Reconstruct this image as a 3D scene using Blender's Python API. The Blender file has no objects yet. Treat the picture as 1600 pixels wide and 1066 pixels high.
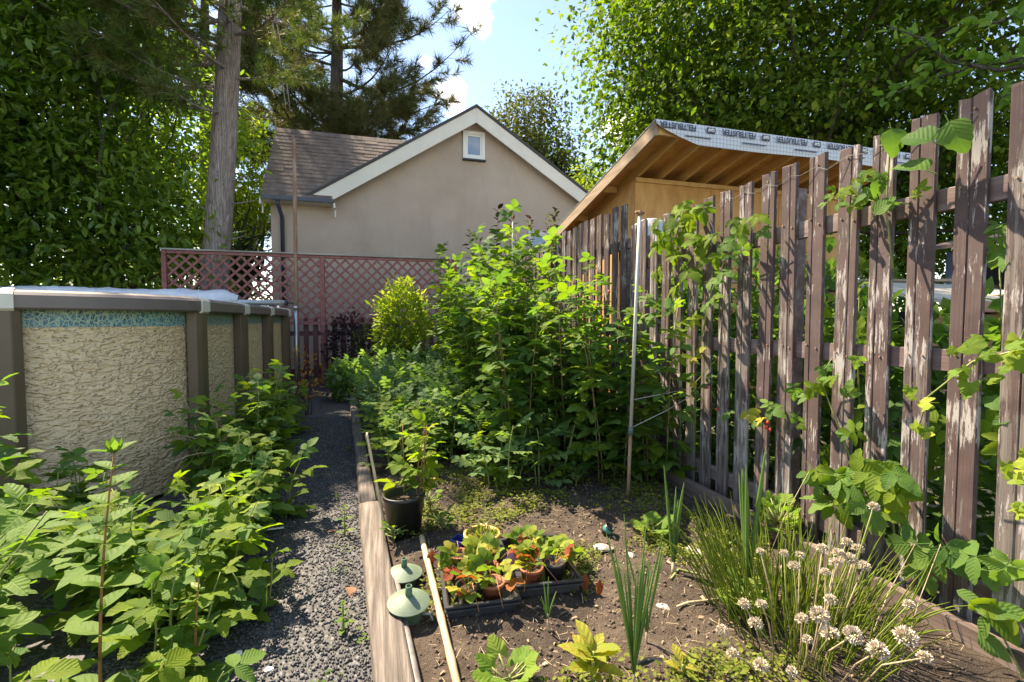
import bpy, bmesh, math, random
import numpy as np
from mathutils import Matrix, Vector, noise as mnoise

# ------------------------------------------------------------------ camera, sky, sun, exposure
SC = bpy.context.scene
COL = SC.collection
YAW, PITCH, FPX, CAMH = math.radians(16.0), math.radians(2.58), 733.0, 1.2
cam_d = bpy.data.cameras.new('camera'); cam_d.sensor_width = 36.0; cam_d.lens = 36.0*FPX/1600.0
cam_d.clip_start = 0.05; cam_d.clip_end = 2000
cam = bpy.data.objects.new('camera', cam_d); COL.objects.link(cam)
cam.location = (0, 0, CAMH); cam.rotation_euler = (math.pi/2-PITCH, 0, -YAW)
SC.camera = cam
SUN_AZ, SUN_EL = math.radians(-33.0), math.radians(51.0)      # azimuth from +Y towards +X
SDIR = Vector((math.sin(SUN_AZ)*math.cos(SUN_EL), math.cos(SUN_AZ)*math.cos(SUN_EL), math.sin(SUN_EL)))
sun_d = bpy.data.lights.new('sun', 'SUN'); sun_d.energy = 4.8; sun_d.angle = math.radians(0.53); sun_d.color = (1.0, 0.90, 0.74)
sun = bpy.data.objects.new('sun', sun_d); COL.objects.link(sun)
sun.rotation_euler = SDIR.to_track_quat('Z', 'Y').to_euler()
SC.view_settings.view_transform = 'Standard'; SC.view_settings.look = 'None'
SC.view_settings.exposure = 1.72; SC.view_settings.gamma = 1.0
SC.view_settings.use_white_balance = True; SC.view_settings.white_balance_temperature = 7350; SC.view_settings.white_balance_tint = 12
SC.cycles.max_bounces = 6; SC.cycles.diffuse_bounces = 3; SC.cycles.glossy_bounces = 2
SC.cycles.transmission_bounces = 4; SC.cycles.transparent_max_bounces = 4
SC.cycles.use_denoising = True

def ray(px, py):
    cp, sp = math.cos(PITCH), math.sin(PITCH)
    f = Vector((math.sin(YAW)*cp, math.cos(YAW)*cp, -sp)); r = Vector((math.cos(YAW), -math.sin(YAW), 0))
    u = r.cross(f)
    return f + r*((px-800)/FPX) - u*((py-533)/FPX)
def gp(px, py, z=0.0):
    d = ray(px, py); t = (z-CAMH)/d.z
    return Vector((d.x*t, d.y*t, z))
def atY(px, py, Y):
    d = ray(px, py); t = Y/d.y
    return Vector((d.x*t, Y, CAMH+d.z*t))
def atX(px, py, X):
    d = ray(px, py); t = X/d.x
    return Vector((X, d.y*t, CAMH+d.z*t))

# world
W = bpy.data.worlds.new('World'); SC.world = W; W.use_nodes = True
wn = W.node_tree.nodes; wl = W.node_tree.links
bg = wn['Background']; bg.inputs['Strength'].default_value = 0.11
sky = wn.new('ShaderNodeTexSky'); sky.sky_type = 'NISHITA'; sky.sun_disc = False
sky.sun_elevation = SUN_EL; sky.sun_rotation = SUN_AZ; sky.air_density = 1.0; sky.dust_density = 0.25; sky.ozone_density = 1.8
tc = wn.new('ShaderNodeTexCoord')
def wmath(op, a, b=None, c=None):
    n = wn.new('ShaderNodeMath'); n.operation = op
    for i, v in enumerate((a, b, c)):
        if v is None: continue
        if hasattr(v, 'links'): wl.new(v, n.inputs[i])
        else: n.inputs[i].default_value = v
    return n.outputs[0]
nz = wn.new('ShaderNodeTexNoise'); nz.inputs['Scale'].default_value = 15.0; nz.inputs['Detail'].default_value = 7; nz.inputs['Roughness'].default_value = 0.6
wl.new(tc.outputs['Generated'], nz.inputs['Vector'])
acc = None
for px, py, ang in [(735, 8, 3.9), (700, 152, 3.0), (668, 92, 2.2), (965, 195, 3.2), (640, -80, 4.0), (1000, -90, 6), (300, 400, 9), (60, 380, 8)]:
    d = ray(px, py).normalized()
    v = wn.new('ShaderNodeVectorMath'); v.operation = 'DOT_PRODUCT'; wl.new(tc.outputs['Generated'], v.inputs[0]); v.inputs[1].default_value = d
    mr = wn.new('ShaderNodeMapRange'); mr.inputs[1].default_value = math.cos(math.radians(ang)); mr.inputs[2].default_value = 1.0
    wl.new(v.outputs['Value'], mr.inputs[0])
    acc = mr.outputs[0] if acc is None else wmath('MAXIMUM', acc, mr.outputs[0])
# generic clouds over the rest of the sky, thickened and brightened for neutral fill
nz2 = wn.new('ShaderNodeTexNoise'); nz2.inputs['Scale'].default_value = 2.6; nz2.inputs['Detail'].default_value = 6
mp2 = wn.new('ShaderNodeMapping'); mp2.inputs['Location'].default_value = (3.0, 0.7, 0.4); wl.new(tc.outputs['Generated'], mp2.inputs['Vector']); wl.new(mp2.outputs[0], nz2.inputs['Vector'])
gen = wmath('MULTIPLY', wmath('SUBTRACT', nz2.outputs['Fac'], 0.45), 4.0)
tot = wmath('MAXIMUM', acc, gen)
dens = wmath('ADD', wmath('MULTIPLY', tot, 1.5), wmath('SUBTRACT', wmath('MULTIPLY', wmath('SUBTRACT', nz.outputs['Fac'], 0.5), 5.0), 0.75))
mr = wn.new('ShaderNodeMapRange'); mr.interpolation_type = 'SMOOTHSTEP'; mr.inputs[1].default_value = -0.25; mr.inputs[2].default_value = 1.5
wl.new(dens, mr.inputs[0])
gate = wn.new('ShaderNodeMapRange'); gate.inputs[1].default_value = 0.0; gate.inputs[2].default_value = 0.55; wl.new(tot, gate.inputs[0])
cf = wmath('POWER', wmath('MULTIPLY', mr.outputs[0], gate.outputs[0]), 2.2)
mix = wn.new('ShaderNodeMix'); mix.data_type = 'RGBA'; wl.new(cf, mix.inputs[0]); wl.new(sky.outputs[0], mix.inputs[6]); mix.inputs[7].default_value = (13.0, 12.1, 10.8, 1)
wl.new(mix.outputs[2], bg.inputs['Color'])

# ------------------------------------------------------------------ helpers: objects
def tag(o, label=None, cat=None, group=None, kind=None):
    if label: o['label'] = label
    if cat: o['category'] = cat
    if group: o['group'] = group
    if kind: o['kind'] = kind
    return o
def empty(name, loc, label, cat, group=None, rz=0):
    o = bpy.data.objects.new(name, None); COL.objects.link(o); o.location = loc; o.rotation_euler = (0, 0, rz)
    o.empty_display_size = 0.1
    return tag(o, label, cat, group)
def top_of(o):
    while o.parent: o = o.parent
    return o
def part(name, me, mat, parent=None, M=None, world=False, kind=None, label=None):
    """links a mesh; world=True: mesh is in world coordinates and its parents are unrotated"""
    o = bpy.data.objects.new(name, me); COL.objects.link(o)
    if mat is not None and not me.materials: me.materials.append(mat)
    o.parent = parent
    if M is not None: o.matrix_basis = M
    elif world and parent is not None and parent.type == 'EMPTY': o.location = -Vector(parent.location)
    if kind: o['kind'] = kind
    if label: o['label'] = label
    return o
def single(name, me, mat, label, cat, loc=(0, 0, 0), rz=0, group=None, kind=None):
    o = part(name, me, mat); o.location = loc; o.rotation_euler = (0, 0, rz)
    return tag(o, label, cat, group, kind)

# ------------------------------------------------------------------ helpers: meshes
class MB:
    def __init__(s): s.v = []; s.f = []
    def add(s, vs, fs):
        n = len(s.v); s.v += [tuple(v) for v in vs]; s.f += [tuple(i+n for i in f) for f in fs]; return s
    def box(s, c, d, R=None):
        vs = []
        for z in (-.5, .5):
            for y in (-.5, .5):
                for x in (-.5, .5):
                    p = Vector((x*d[0], y*d[1], z*d[2]))
                    if R is not None: p = R @ p
                    vs.append(p + Vector(c))
        return s.add(vs, [(0, 2, 3, 1), (4, 5, 7, 6), (0, 1, 5, 4), (2, 6, 7, 3), (0, 4, 6, 2), (1, 3, 7, 5)])
    def bar(s, a, b, w, h, up=(0, 0, 1)):
        a, b = Vector(a), Vector(b); y = (b-a); L = y.length; y.normalize(); x = y.cross(Vector(up)).normalized(); z = x.cross(y)
        R = Matrix((x, y, z)).transposed()
        return s.box((a+b)/2, (w, L, h), R)
    def tube(s, pts, rad, n=6, cap=True):
        pts = [Vector(p) for p in pts]
        if not hasattr(rad, '__len__'): rad = [rad]*len(pts)
        base = len(s.v); ref = Vector((0.31, 0.2, 0.93))
        for i, p in enumerate(pts):
            t = (pts[min(i+1, len(pts)-1)]-pts[max(i-1, 0)]).normalized()
            x = t.cross(ref)
            if x.length < .05: x = t.cross(Vector((1, 0, 0)))
            x.normalize(); y = t.cross(x)
            for k in range(n):
                a = 2*math.pi*k/n; s.v.append(tuple(p + (x*math.cos(a)+y*math.sin(a))*rad[i]))
        for i in range(len(pts)-1):
            for k in range(n):
                a = base+i*n+k; b = base+i*n+(k+1) % n; s.f.append((a, b, b+n, a+n))
        if cap:
            s.f.append(tuple(base+k for k in range(n))[::-1]); s.f.append(tuple(base+(len(pts)-1)*n+k for k in range(n)))
        return s
    def lathe(s, prof, n=28, c=(0, 0, 0)):
        base = len(s.v)
        for r, z in prof:
            for k in range(n):
                a = 2*math.pi*k/n; s.v.append((c[0]+r*math.cos(a), c[1]+r*math.sin(a), c[2]+z))
        for i in range(len(prof)-1):
            for k in range(n):
                a = base+i*n+k; b = base+i*n+(k+1) % n; s.f.append((a, b, b+n, a+n))
        return s
    def mesh(s, name, smooth=False, bevel=0, seg=1):
        me = bpy.data.meshes.new(name); me.from_pydata(s.v, [], s.f); me.update()
        if bevel:
            bm = bmesh.new(); bm.from_mesh(me)
            bmesh.ops.bevel(bm, geom=list(bm.edges), offset=bevel, segments=seg, affect='EDGES', clamp_overlap=True)
            bm.to_mesh(me); bm.free()
        if smooth: me.polygons.foreach_set('use_smooth', [True]*len(me.polygons))
        return me

def tri_mesh(name, V, F, UV=None, rnd=None, smooth=True):
    me = bpy.data.meshes.new(name); V = np.asarray(V, np.float32); F = np.asarray(F, np.int32)
    me.vertices.add(len(V)); me.vertices.foreach_set('co', V.ravel())
    me.loops.add(F.size); me.loops.foreach_set('vertex_index', F.ravel())
    me.polygons.add(len(F)); me.polygons.foreach_set('loop_start', np.arange(0, F.size, 3, dtype=np.int32))
    if smooth: me.polygons.foreach_set('use_smooth', np.ones(len(F), bool))
    me.update(calc_edges=True)
    if UV is not None:
        uv = me.uv_layers.new(name='UVMap'); uv.data.foreach_set('uv', np.asarray(UV, np.float32)[F.ravel()].ravel())
    if rnd is not None:
        a = me.attributes.new('rnd', 'FLOAT', 'POINT'); a.data.foreach_set('value', np.asarray(rnd, np.float32))
    return me

def nrm(a): return a/np.maximum(np.linalg.norm(a, axis=-1, keepdims=True), 1e-6)
def frames(dirs, ups):
    y = nrm(dirs); x = nrm(np.cross(y, ups)); z = np.cross(x, y)
    return np.stack([x, y, z], -1)
class Tpl:                       # leaf template: tri mesh, base at the origin, axis +Y, normal +Z
    def __init__(s, V, F, UV): s.V = np.asarray(V, float); s.F = np.asarray(F, int); s.UV = np.asarray(UV, float)
    def xf(s, sc=1, rz=0, loc=(0, 0, 0), rx=0, ry=0):
        M = Matrix.Rotation(rz, 3, 'Z') @ Matrix.Rotation(rx, 3, 'X') @ Matrix.Rotation(ry, 3, 'Y')
        return Tpl(s.V*sc @ np.array(M).T + np.array(loc), s.F, s.UV)
    def mesh(s, name): return tri_mesh(name, s.V, s.F, s.UV)
def merge(ts):
    V, F, U, n = [], [], [], 0
    for t in ts: V.append(t.V); F.append(t.F+n); U.append(t.UV); n += len(t.V)
    return Tpl(np.concatenate(V), np.concatenate(F), np.concatenate(U))
def leaflet(rows, width, tooth=0, fold=.25, droop=.15, peak=.42, sharp=.8, wav=0.0, seed=0, twist=0.0):
    rs = np.random.RandomState(seed)
    a = math.log(.5)/math.log(peak); V, UV, F = [], [], []
    for i in range(rows+1):
        v = i/rows; w = .5*width*max(0, math.sin(math.pi*v**a))**sharp
        if i in (0, rows): w = 0.0
        if tooth and i % 2 == 0: w *= (1-tooth)
        zc = -droop*v*v
        vo = v + (.03 if tooth and i % 2 else 0)
        jl, jr = wav*rs.uniform(-1, 1), wav*rs.uniform(-1, 1)
        V += [(-w, vo, zc+fold*w+jl-twist*w*v), (0, v, zc), (w, vo, zc+fold*w+jr+twist*w*v)]
        UV += [(-w, v), (0, v), (w, v)]
    for i in range(rows):
        b = 3*i
        for k in (0, 1):
            p, q, r, t = b+k, b+k+1, b+k+4, b+k+3
            if i == 0: F.append((p+1 if k == 0 else p, r, t))
            elif i == rows-1: F.append((p, q, r if k == 0 else t))
            else: F += [(p, q, r), (p, r, t)]
    return Tpl(V, F, UV)
def stick(p, q, r):              # thin three-sided petiole
    p, q = Vector(p), Vector(q); t = (q-p).normalized(); x = t.cross(Vector((0.1, 0.2, 1))).normalized(); y = t.cross(x)
    V = [tuple(c+(x*math.cos(k*2.094)+y*math.sin(k*2.094))*r) for c in (p, q) for k in range(3)]
    F = []
    for k in range(3):
        a, b = k, (k+1) % 3; F += [(a, b, b+3), (a, b+3, a+3)]
    return Tpl(V, F, [(0, .5)]*6)
def scatter(name, tpl, pos, R, size, rnd=None, smooth=True):
    n = len(pos); nv = len(tpl.V)
    V = np.einsum('nij,vj->nvi', R*np.asarray(size)[:, None, None], tpl.V) + np.asarray(pos)[:, None]
    F = tpl.F[None]+(np.arange(n)*nv)[:, None, None]
    if rnd is None: rnd = np.random.RandomState(n).rand(n)
    return tri_mesh(name, V.reshape(-1, 3), F.reshape(-1, 3), np.tile(tpl.UV, (n, 1)), np.repeat(rnd, nv), smooth)
def mat4(pos, R, s):
    M = Matrix([list(R[i]*s)+[pos[i]] for i in range(3)]+[[0, 0, 0, 1]]); return M
def fr1(d, up):
    return frames(np.array([d], float), np.array([up], float))[0]

# ------------------------------------------------------------------ helpers: materials
class NT:
    def __init__(s, name):
        s.m = bpy.data.materials.new(name); s.m.use_nodes = True; s.t = s.m.node_tree; s.n = s.t.nodes; s.l = s.t.links
        s.b = s.n['Principled BSDF']; s.out = s.n['Material Output']; s.tc = None
    def coord(s, which='Object', rand=0.0, scale=(1, 1, 1)):
        if not s.tc: s.tc = s.n.new('ShaderNodeTexCoord')
        mp = s.n.new('ShaderNodeMapping'); mp.inputs['Scale'].default_value = scale
        s.l.new(s.tc.outputs[which], mp.inputs['Vector'])
        if rand:
            oi = s.n.new('ShaderNodeObjectInfo'); v = s.n.new('ShaderNodeVectorMath'); v.operation = 'SCALE'
            v.inputs[0].default_value = (17.3*rand, 9.1*rand, 13.7*rand); s.l.new(oi.outputs['Random'], v.inputs['Scale']); s.l.new(v.outputs[0], mp.inputs['Location'])
        return mp.outputs[0]
    def noise(s, vec, scale, detail=4, rough=.55, dist=0):
        n = s.n.new('ShaderNodeTexNoise'); n.inputs['Scale'].default_value = scale; n.inputs['Detail'].default_value = detail
        n.inputs['Roughness'].default_value = rough; n.inputs['Distortion'].default_value = dist; s.l.new(vec, n.inputs['Vector']); return n.outputs['Fac']
    def voro(s, vec, scale, feature='F1', out='Distance', rnd=1.0):
        n = s.n.new('ShaderNodeTexVoronoi'); n.feature = feature; n.inputs['Scale'].default_value = scale; n.inputs['Randomness'].default_value = rnd
        s.l.new(vec, n.inputs['Vector']); return n.outputs[out]
    def math(s, op, a, b=None):
        n = s.n.new('ShaderNodeMath'); n.operation = op
        for i, v in enumerate((a, b)):
            if v is None: continue
            if hasattr(v, 'links'): s.l.new(v, n.inputs[i])
            else: n.inputs[i].default_value = v
        return n.outputs[0]
    def ramp(s, fac, stops, interp='LINEAR'):
        n = s.n.new('ShaderNodeValToRGB'); n.color_ramp.interpolation = interp; e = n.color_ramp.elements
        while len(e) < len(stops): e.new(.5)
        for el, (p, c) in zip(e, stops):
            el.position = p; el.color = (c, c, c, 1) if not hasattr(c, '__len__') else (*c, 1)
        s.l.new(fac, n.inputs[0]); return n.outputs[0]
    def mix(s, fac, a, b, mode='MIX'):
        n = s.n.new('ShaderNodeMix'); n.data_type = 'RGBA'; n.blend_type = mode
        for i, v in ((0, fac), (6, a), (7, b)):
            if hasattr(v, 'links'): s.l.new(v, n.inputs[i])
            elif hasattr(v, '__len__'): n.inputs[i].default_value = (*v, 1)
            else: n.inputs[i].default_value = v
        return n.outputs[2]
    def bump(s, h, strength=.5, dist=.01):
        n = s.n.new('ShaderNodeBump'); n.inputs['Strength'].default_value = strength; n.inputs['Distance'].default_value = dist
        s.l.new(h, n.inputs['Height']); s.l.new(n.outputs[0], s.b.inputs['Normal']); return n.outputs[0]
    def done(s, col=None, rough=.7, metal=0, spec=None):
        if col is not None:
            if hasattr(col, 'links'): s.l.new(col, s.b.inputs['Base Color'])
            else: s.b.inputs['Base Color'].default_value = (*col, 1)
        if hasattr(rough, 'links'): s.l.new(rough, s.b.inputs['Roughness'])
        else: s.b.inputs['Roughness'].default_value = rough
        s.b.inputs['Metallic'].default_value = metal
        if spec is not None: s.b.inputs['Specular IOR Level'].default_value = spec
        return s.m
def noisy(name, stops, scale=6, rough=.75, bump=.3, bdist=.01, stretch=(1, 1, 1), detail=6, rand=1.0, metal=0, bscale=None, spec=None):
    t = NT(name); v = t.coord('Object', rand, stretch); f = t.noise(v, scale, detail, .62)
    n = len(stops); st = [(.28+.44*i/(max(1, n-1)), c) for i, c in enumerate(stops)]
    c = t.ramp(f, st)
    if bump: t.bump(t.noise(v, bscale or scale*4, 5, .65), bump, bdist)
    return t.done(c, rough, metal, spec)
def leafmat(name, cols, trans=.35, tcol=None, rough=.62, vein=.35, freq=9.0, spec=.16, blotch=None):
    t = NT(name)
    at = t.n.new('ShaderNodeAttribute'); at.attribute_name = 'rnd'
    oi = t.n.new('ShaderNodeObjectInfo')
    r = t.math('FRACT', t.math('ADD', at.outputs['Fac'], oi.outputs['Random']))
    n = len(cols); col = t.ramp(r, [(i/(n-1) if n > 1 else 0, c) for i, c in enumerate(cols)])
    v = t.coord('Object', 1.0)
    col = t.mix(t.ramp(t.noise(v, 24, 3), [(.35, 0.0), (.75, .35)]), col, t.mix(1.0, col, (1.35, 1.25, .9), 'MULTIPLY'))
    if blotch:
        col = t.mix(t.ramp(t.noise(v, 14, 4), [(.56, 0.0), (.64, .9)]), col, blotch)
    if vein:
        uv = t.n.new('ShaderNodeUVMap'); sx = t.n.new('ShaderNodeSeparateXYZ'); t.l.new(uv.outputs[0], sx.inputs[0])
        ax = t.math('ABSOLUTE', sx.outputs[0])
        ph = t.math('SUBTRACT', sx.outputs[1], t.math('MULTIPLY', ax, 1.1))
        w = t.math('SINE', t.math('MULTIPLY', ph, freq*6.283))
        side = t.ramp(w, [(.88, 0.0), (1.0, .6)])
        mid = t.math('SUBTRACT', 1.0, t.math('MINIMUM', t.math('MULTIPLY', ax, 45.0), 1.0))
        ve = t.math('MAXIMUM', side, mid)
        col = t.mix(t.math('MULTIPLY', ve, vein), col, t.mix(1.0, col, (1.45, 1.4, 1.5), 'MULTIPLY'))
        t.bump(t.math('MULTIPLY', t.math('ADD', w, t.math('MULTIPLY', mid, -2)), 1.0), .26, .0025)
    t.done(col, rough, 0, spec)
    if trans:
        tr = t.n.new('ShaderNodeBsdfTranslucent'); ms = t.n.new('ShaderNodeMixShader'); ms.inputs[0].default_value = trans
        tc2 = t.mix(1.0, col, tcol or (1.9, 2.0, .7), 'MULTIPLY'); t.l.new(tc2, tr.inputs[0])
        t.l.new(t.b.outputs[0], ms.inputs[1]); t.l.new(tr.outputs[0], ms.inputs[2]); t.l.new(ms.outputs[0], t.out.inputs[0])
    return t.m

# ------------------------------------------------------------------ materials
def picket_mat():
    t = NT('peeling_brown_paint'); v = t.coord('Object', 1.0, (1, 1, .07)); vr = t.coord('Object', 1.0)
    oi = t.n.new('ShaderNodeObjectInfo')
    wood = t.ramp(t.noise(t.coord('Object', 1.0, (1, 1, .018)), 95, 6, .7), [(.25, (.07, .056, .05)), (.5, (.16, .132, .118)), (.75, (.28, .245, .225))])
    paint = t.ramp(t.noise(vr, 9, 4), [(.3, (.062, .037, .035)), (.7, (.105, .068, .065))])
    sx = t.n.new('ShaderNodeSeparateXYZ'); t.l.new(t.tc.outputs['Object'], sx.inputs[0])
    low = t.math('MULTIPLY', t.math('SUBTRACT', 1.0, sx.outputs[2]), .10)
    bias = t.math('ADD', low, t.math('MULTIPLY', t.math('SUBTRACT', oi.outputs['Random'], .5), .22))
    n1 = t.math('ADD', t.math('ADD', t.noise(v, 52, 7, .7), bias), -.015)
    n1 = t.math('ADD', n1, t.math('MULTIPLY', t.math('SUBTRACT', t.noise(vr, 5, 3), .5), .5))
    fw = t.ramp(n1, [(.50, 0.0), (.55, 1.0)])
    col = t.mix(fw, paint, wood)
    n2 = t.math('ADD', t.noise(t.coord('Object', 1.7, (1, 1, .11)), 55, 7, .74), t.math('MULTIPLY', t.math('SUBTRACT', t.noise(vr, 4, 2), .5), .55))
    fl = t.ramp(n2, [(.582, 0.0), (.612, 1.0)])
    col = t.mix(fl, col, (.36, .33, .315))
    h = t.math('ADD', t.math('MULTIPLY', fw, -.8), t.noise(t.coord('Object', 1.0, (1, 1, .015)), 130, 5, .7))
    t.bump(h, .7, .003)
    return t.done(col, .8)
def gravel_base():
    t = NT('gravel_bed'); v = t.coord(); d = t.voro(v, 85); c = t.voro(v, 85, out='Color')
    sp = t.n.new('ShaderNodeSeparateColor'); t.l.new(c, sp.inputs[0])
    col = t.ramp(sp.outputs[0], [(0, (.03, .03, .034)), (.6, (.085, .085, .095)), (1, (.17, .165, .17))])
    col = t.mix(t.ramp(d, [(.3, 0.0), (.7, .8)]), col, (.02, .018, .016))
    col = t.mix(t.ramp(t.noise(v, 3.5, 5), [(.5, 0.0), (.75, .55)]), col, (.07, .055, .04))
    t.bump(d, -1.0, .012); return t.done(col, .7)
def soil_mat():
    t = NT('garden_soil'); v = t.coord()
    col = t.ramp(t.noise(v, 7, 8, .7), [(.3, (.035, .023, .015)), (.5, (.09, .062, .042)), (.68, (.17, .128, .09))])
    col = t.mix(t.ramp(t.noise(v, 90, 3, .7), [(.55, 0.0), (.72, .6)]), col, (.20, .16, .12))
    col = t.mix(t.ramp(t.noise(v, 2.6, 4, .6), [(.45, 0.0), (.62, .75)]), col, t.mix(1.0, col, (.42, .40, .40), 'MULTIPLY'))
    t.bump(t.math('ADD', t.noise(v, 45, 6, .75), t.math('MULTIPLY', t.noise(v, 180, 3), .4)), .9, .02); return t.done(col, .9)
def pool_wall_mat():
    t = NT('pool_wall_print'); v = t.coord('Object', 0, (1, 1, 1.0))
    n = t.noise(t.coord('Object', 0, (1, 1, 2.0)), 19, 1.5, .5, .9)
    line = t.math('ABSOLUTE', t.math('SUBTRACT', n, .5))
    ln = t.ramp(line, [(.016, 1.0), (.034, 0.0)])
    br = t.ramp(t.noise(v, 30, 1), [(.40, 0.0), (.50, 1.0)])
    f = t.math('MULTIPLY', ln, br)
    base = t.ramp(t.noise(v, 3, 4), [(.3, (.70, .50, .29)), (.7, (.78, .59, .36))])
    hl = t.ramp(t.math('SUBTRACT', n, .5), [(.03, 0.0), (.05, .5), (.08, 0.0)])
    col = t.mix(hl, base, (.76, .63, .45)); col = t.mix(f, col, (.30, .21, .12))
    t.bump(n, .8, .035); return t.done(col, .45)
def mosaic_mat():
    t = NT('blue_mosaic_print'); v = t.coord('Object', 0, (1, 1, .7)); dv = t.noise(v, 11, 2)
    w = t.n.new('ShaderNodeVectorMath'); w.operation = 'ADD'
    cc = t.n.new('ShaderNodeCombineXYZ'); t.l.new(dv, cc.inputs[0]); t.l.new(dv, cc.inputs[2]); sc = t.n.new('ShaderNodeVectorMath'); sc.operation = 'SCALE'; sc.inputs['Scale'].default_value = .09
    t.l.new(cc.outputs[0], sc.inputs[0]); t.l.new(v, w.inputs[0]); t.l.new(sc.outputs[0], w.inputs[1])
    e = t.voro(w.outputs[0], 42, 'DISTANCE_TO_EDGE'); e2 = t.voro(w.outputs[0], 75, 'DISTANCE_TO_EDGE')
    base = t.ramp(t.noise(v, 12, 3), [(.3, (.012, .05, .085)), (.55, (.025, .14, .20)), (.75, (.10, .27, .30))])
    col = t.mix(t.ramp(e2, [(.03, .8), (.10, 0.0)]), base, (.26, .45, .42)); col = t.mix(t.ramp(e, [(.03, .9), (.12, 0.0)]), col, (.42, .50, .36))
    return t.done(col, .4)
def bark_mat(name, c1, c2, c3):
    t = NT(name); v = t.coord('Object', 0, (1, 1, .16)); n = t.noise(v, 14, 8, .7, 1.2); e = t.voro(t.coord('Object', 0, (1, 1, .10)), 26, 'DISTANCE_TO_EDGE')
    col = t.ramp(n, [(.3, c1), (.5, c2), (.7, c3)]); col = t.mix(t.ramp(t.math('ADD', e, t.math('MULTIPLY', n, .12)), [(.03, .7), (.12, 0.0)]), col, tuple(x*.4 for x in c1))
    t.bump(t.math('ADD', t.math('MULTIPLY', t.ramp(e, [(0, 0.0), (.2, 1.0)]), .7), n), .8, .03); return t.done(col, .9)
def felt_mat():
    t = NT('white_roof_felt'); v = t.coord('Object'); sx = t.n.new('ShaderNodeSeparateXYZ'); t.l.new(v, sx.inputs[0])
    def lines(o, f, off=0):
        fr = t.math('FRACT', t.math('MULTIPLY', t.math('ADD', o, 50.0+off), f)); return t.math('LESS_THAN', fr, .10)
    g = t.math('MAXIMUM', lines(sx.outputs[0], 20), lines(sx.outputs[2], 20))
    col = t.mix(g, (.62, .63, .66), (.25, .26, .30)); t.bump(t.noise(v, 7, 3), .25, .03); return t.done(col, .45)
def stucco_mat():
    t = NT('beige_stucco'); v = t.coord('Object')
    c = t.ramp(t.noise(v, .9, 5, .6), [(.3, (.40, .315, .25)), (.5, (.45, .357, .285)), (.7, (.475, .395, .325))])
    c = t.mix(t.ramp(t.noise(t.coord('Object', 0, (1, 1, .25)), 2.2, 6, .7), [(.52, 0.0), (.72, .5)]), c, (.36, .30, .245))
    c = t.mix(t.ramp(t.noise(v, 3.1, 2, .5), [(.70, 0.0), (.73, .35)]), c, (.54, .47, .40))
    t.bump(t.math('ADD', t.noise(v, 70, 5, .7), t.math('MULTIPLY', t.noise(v, 9, 3), .8)), .5, .014); return t.done(c, .9)
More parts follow.
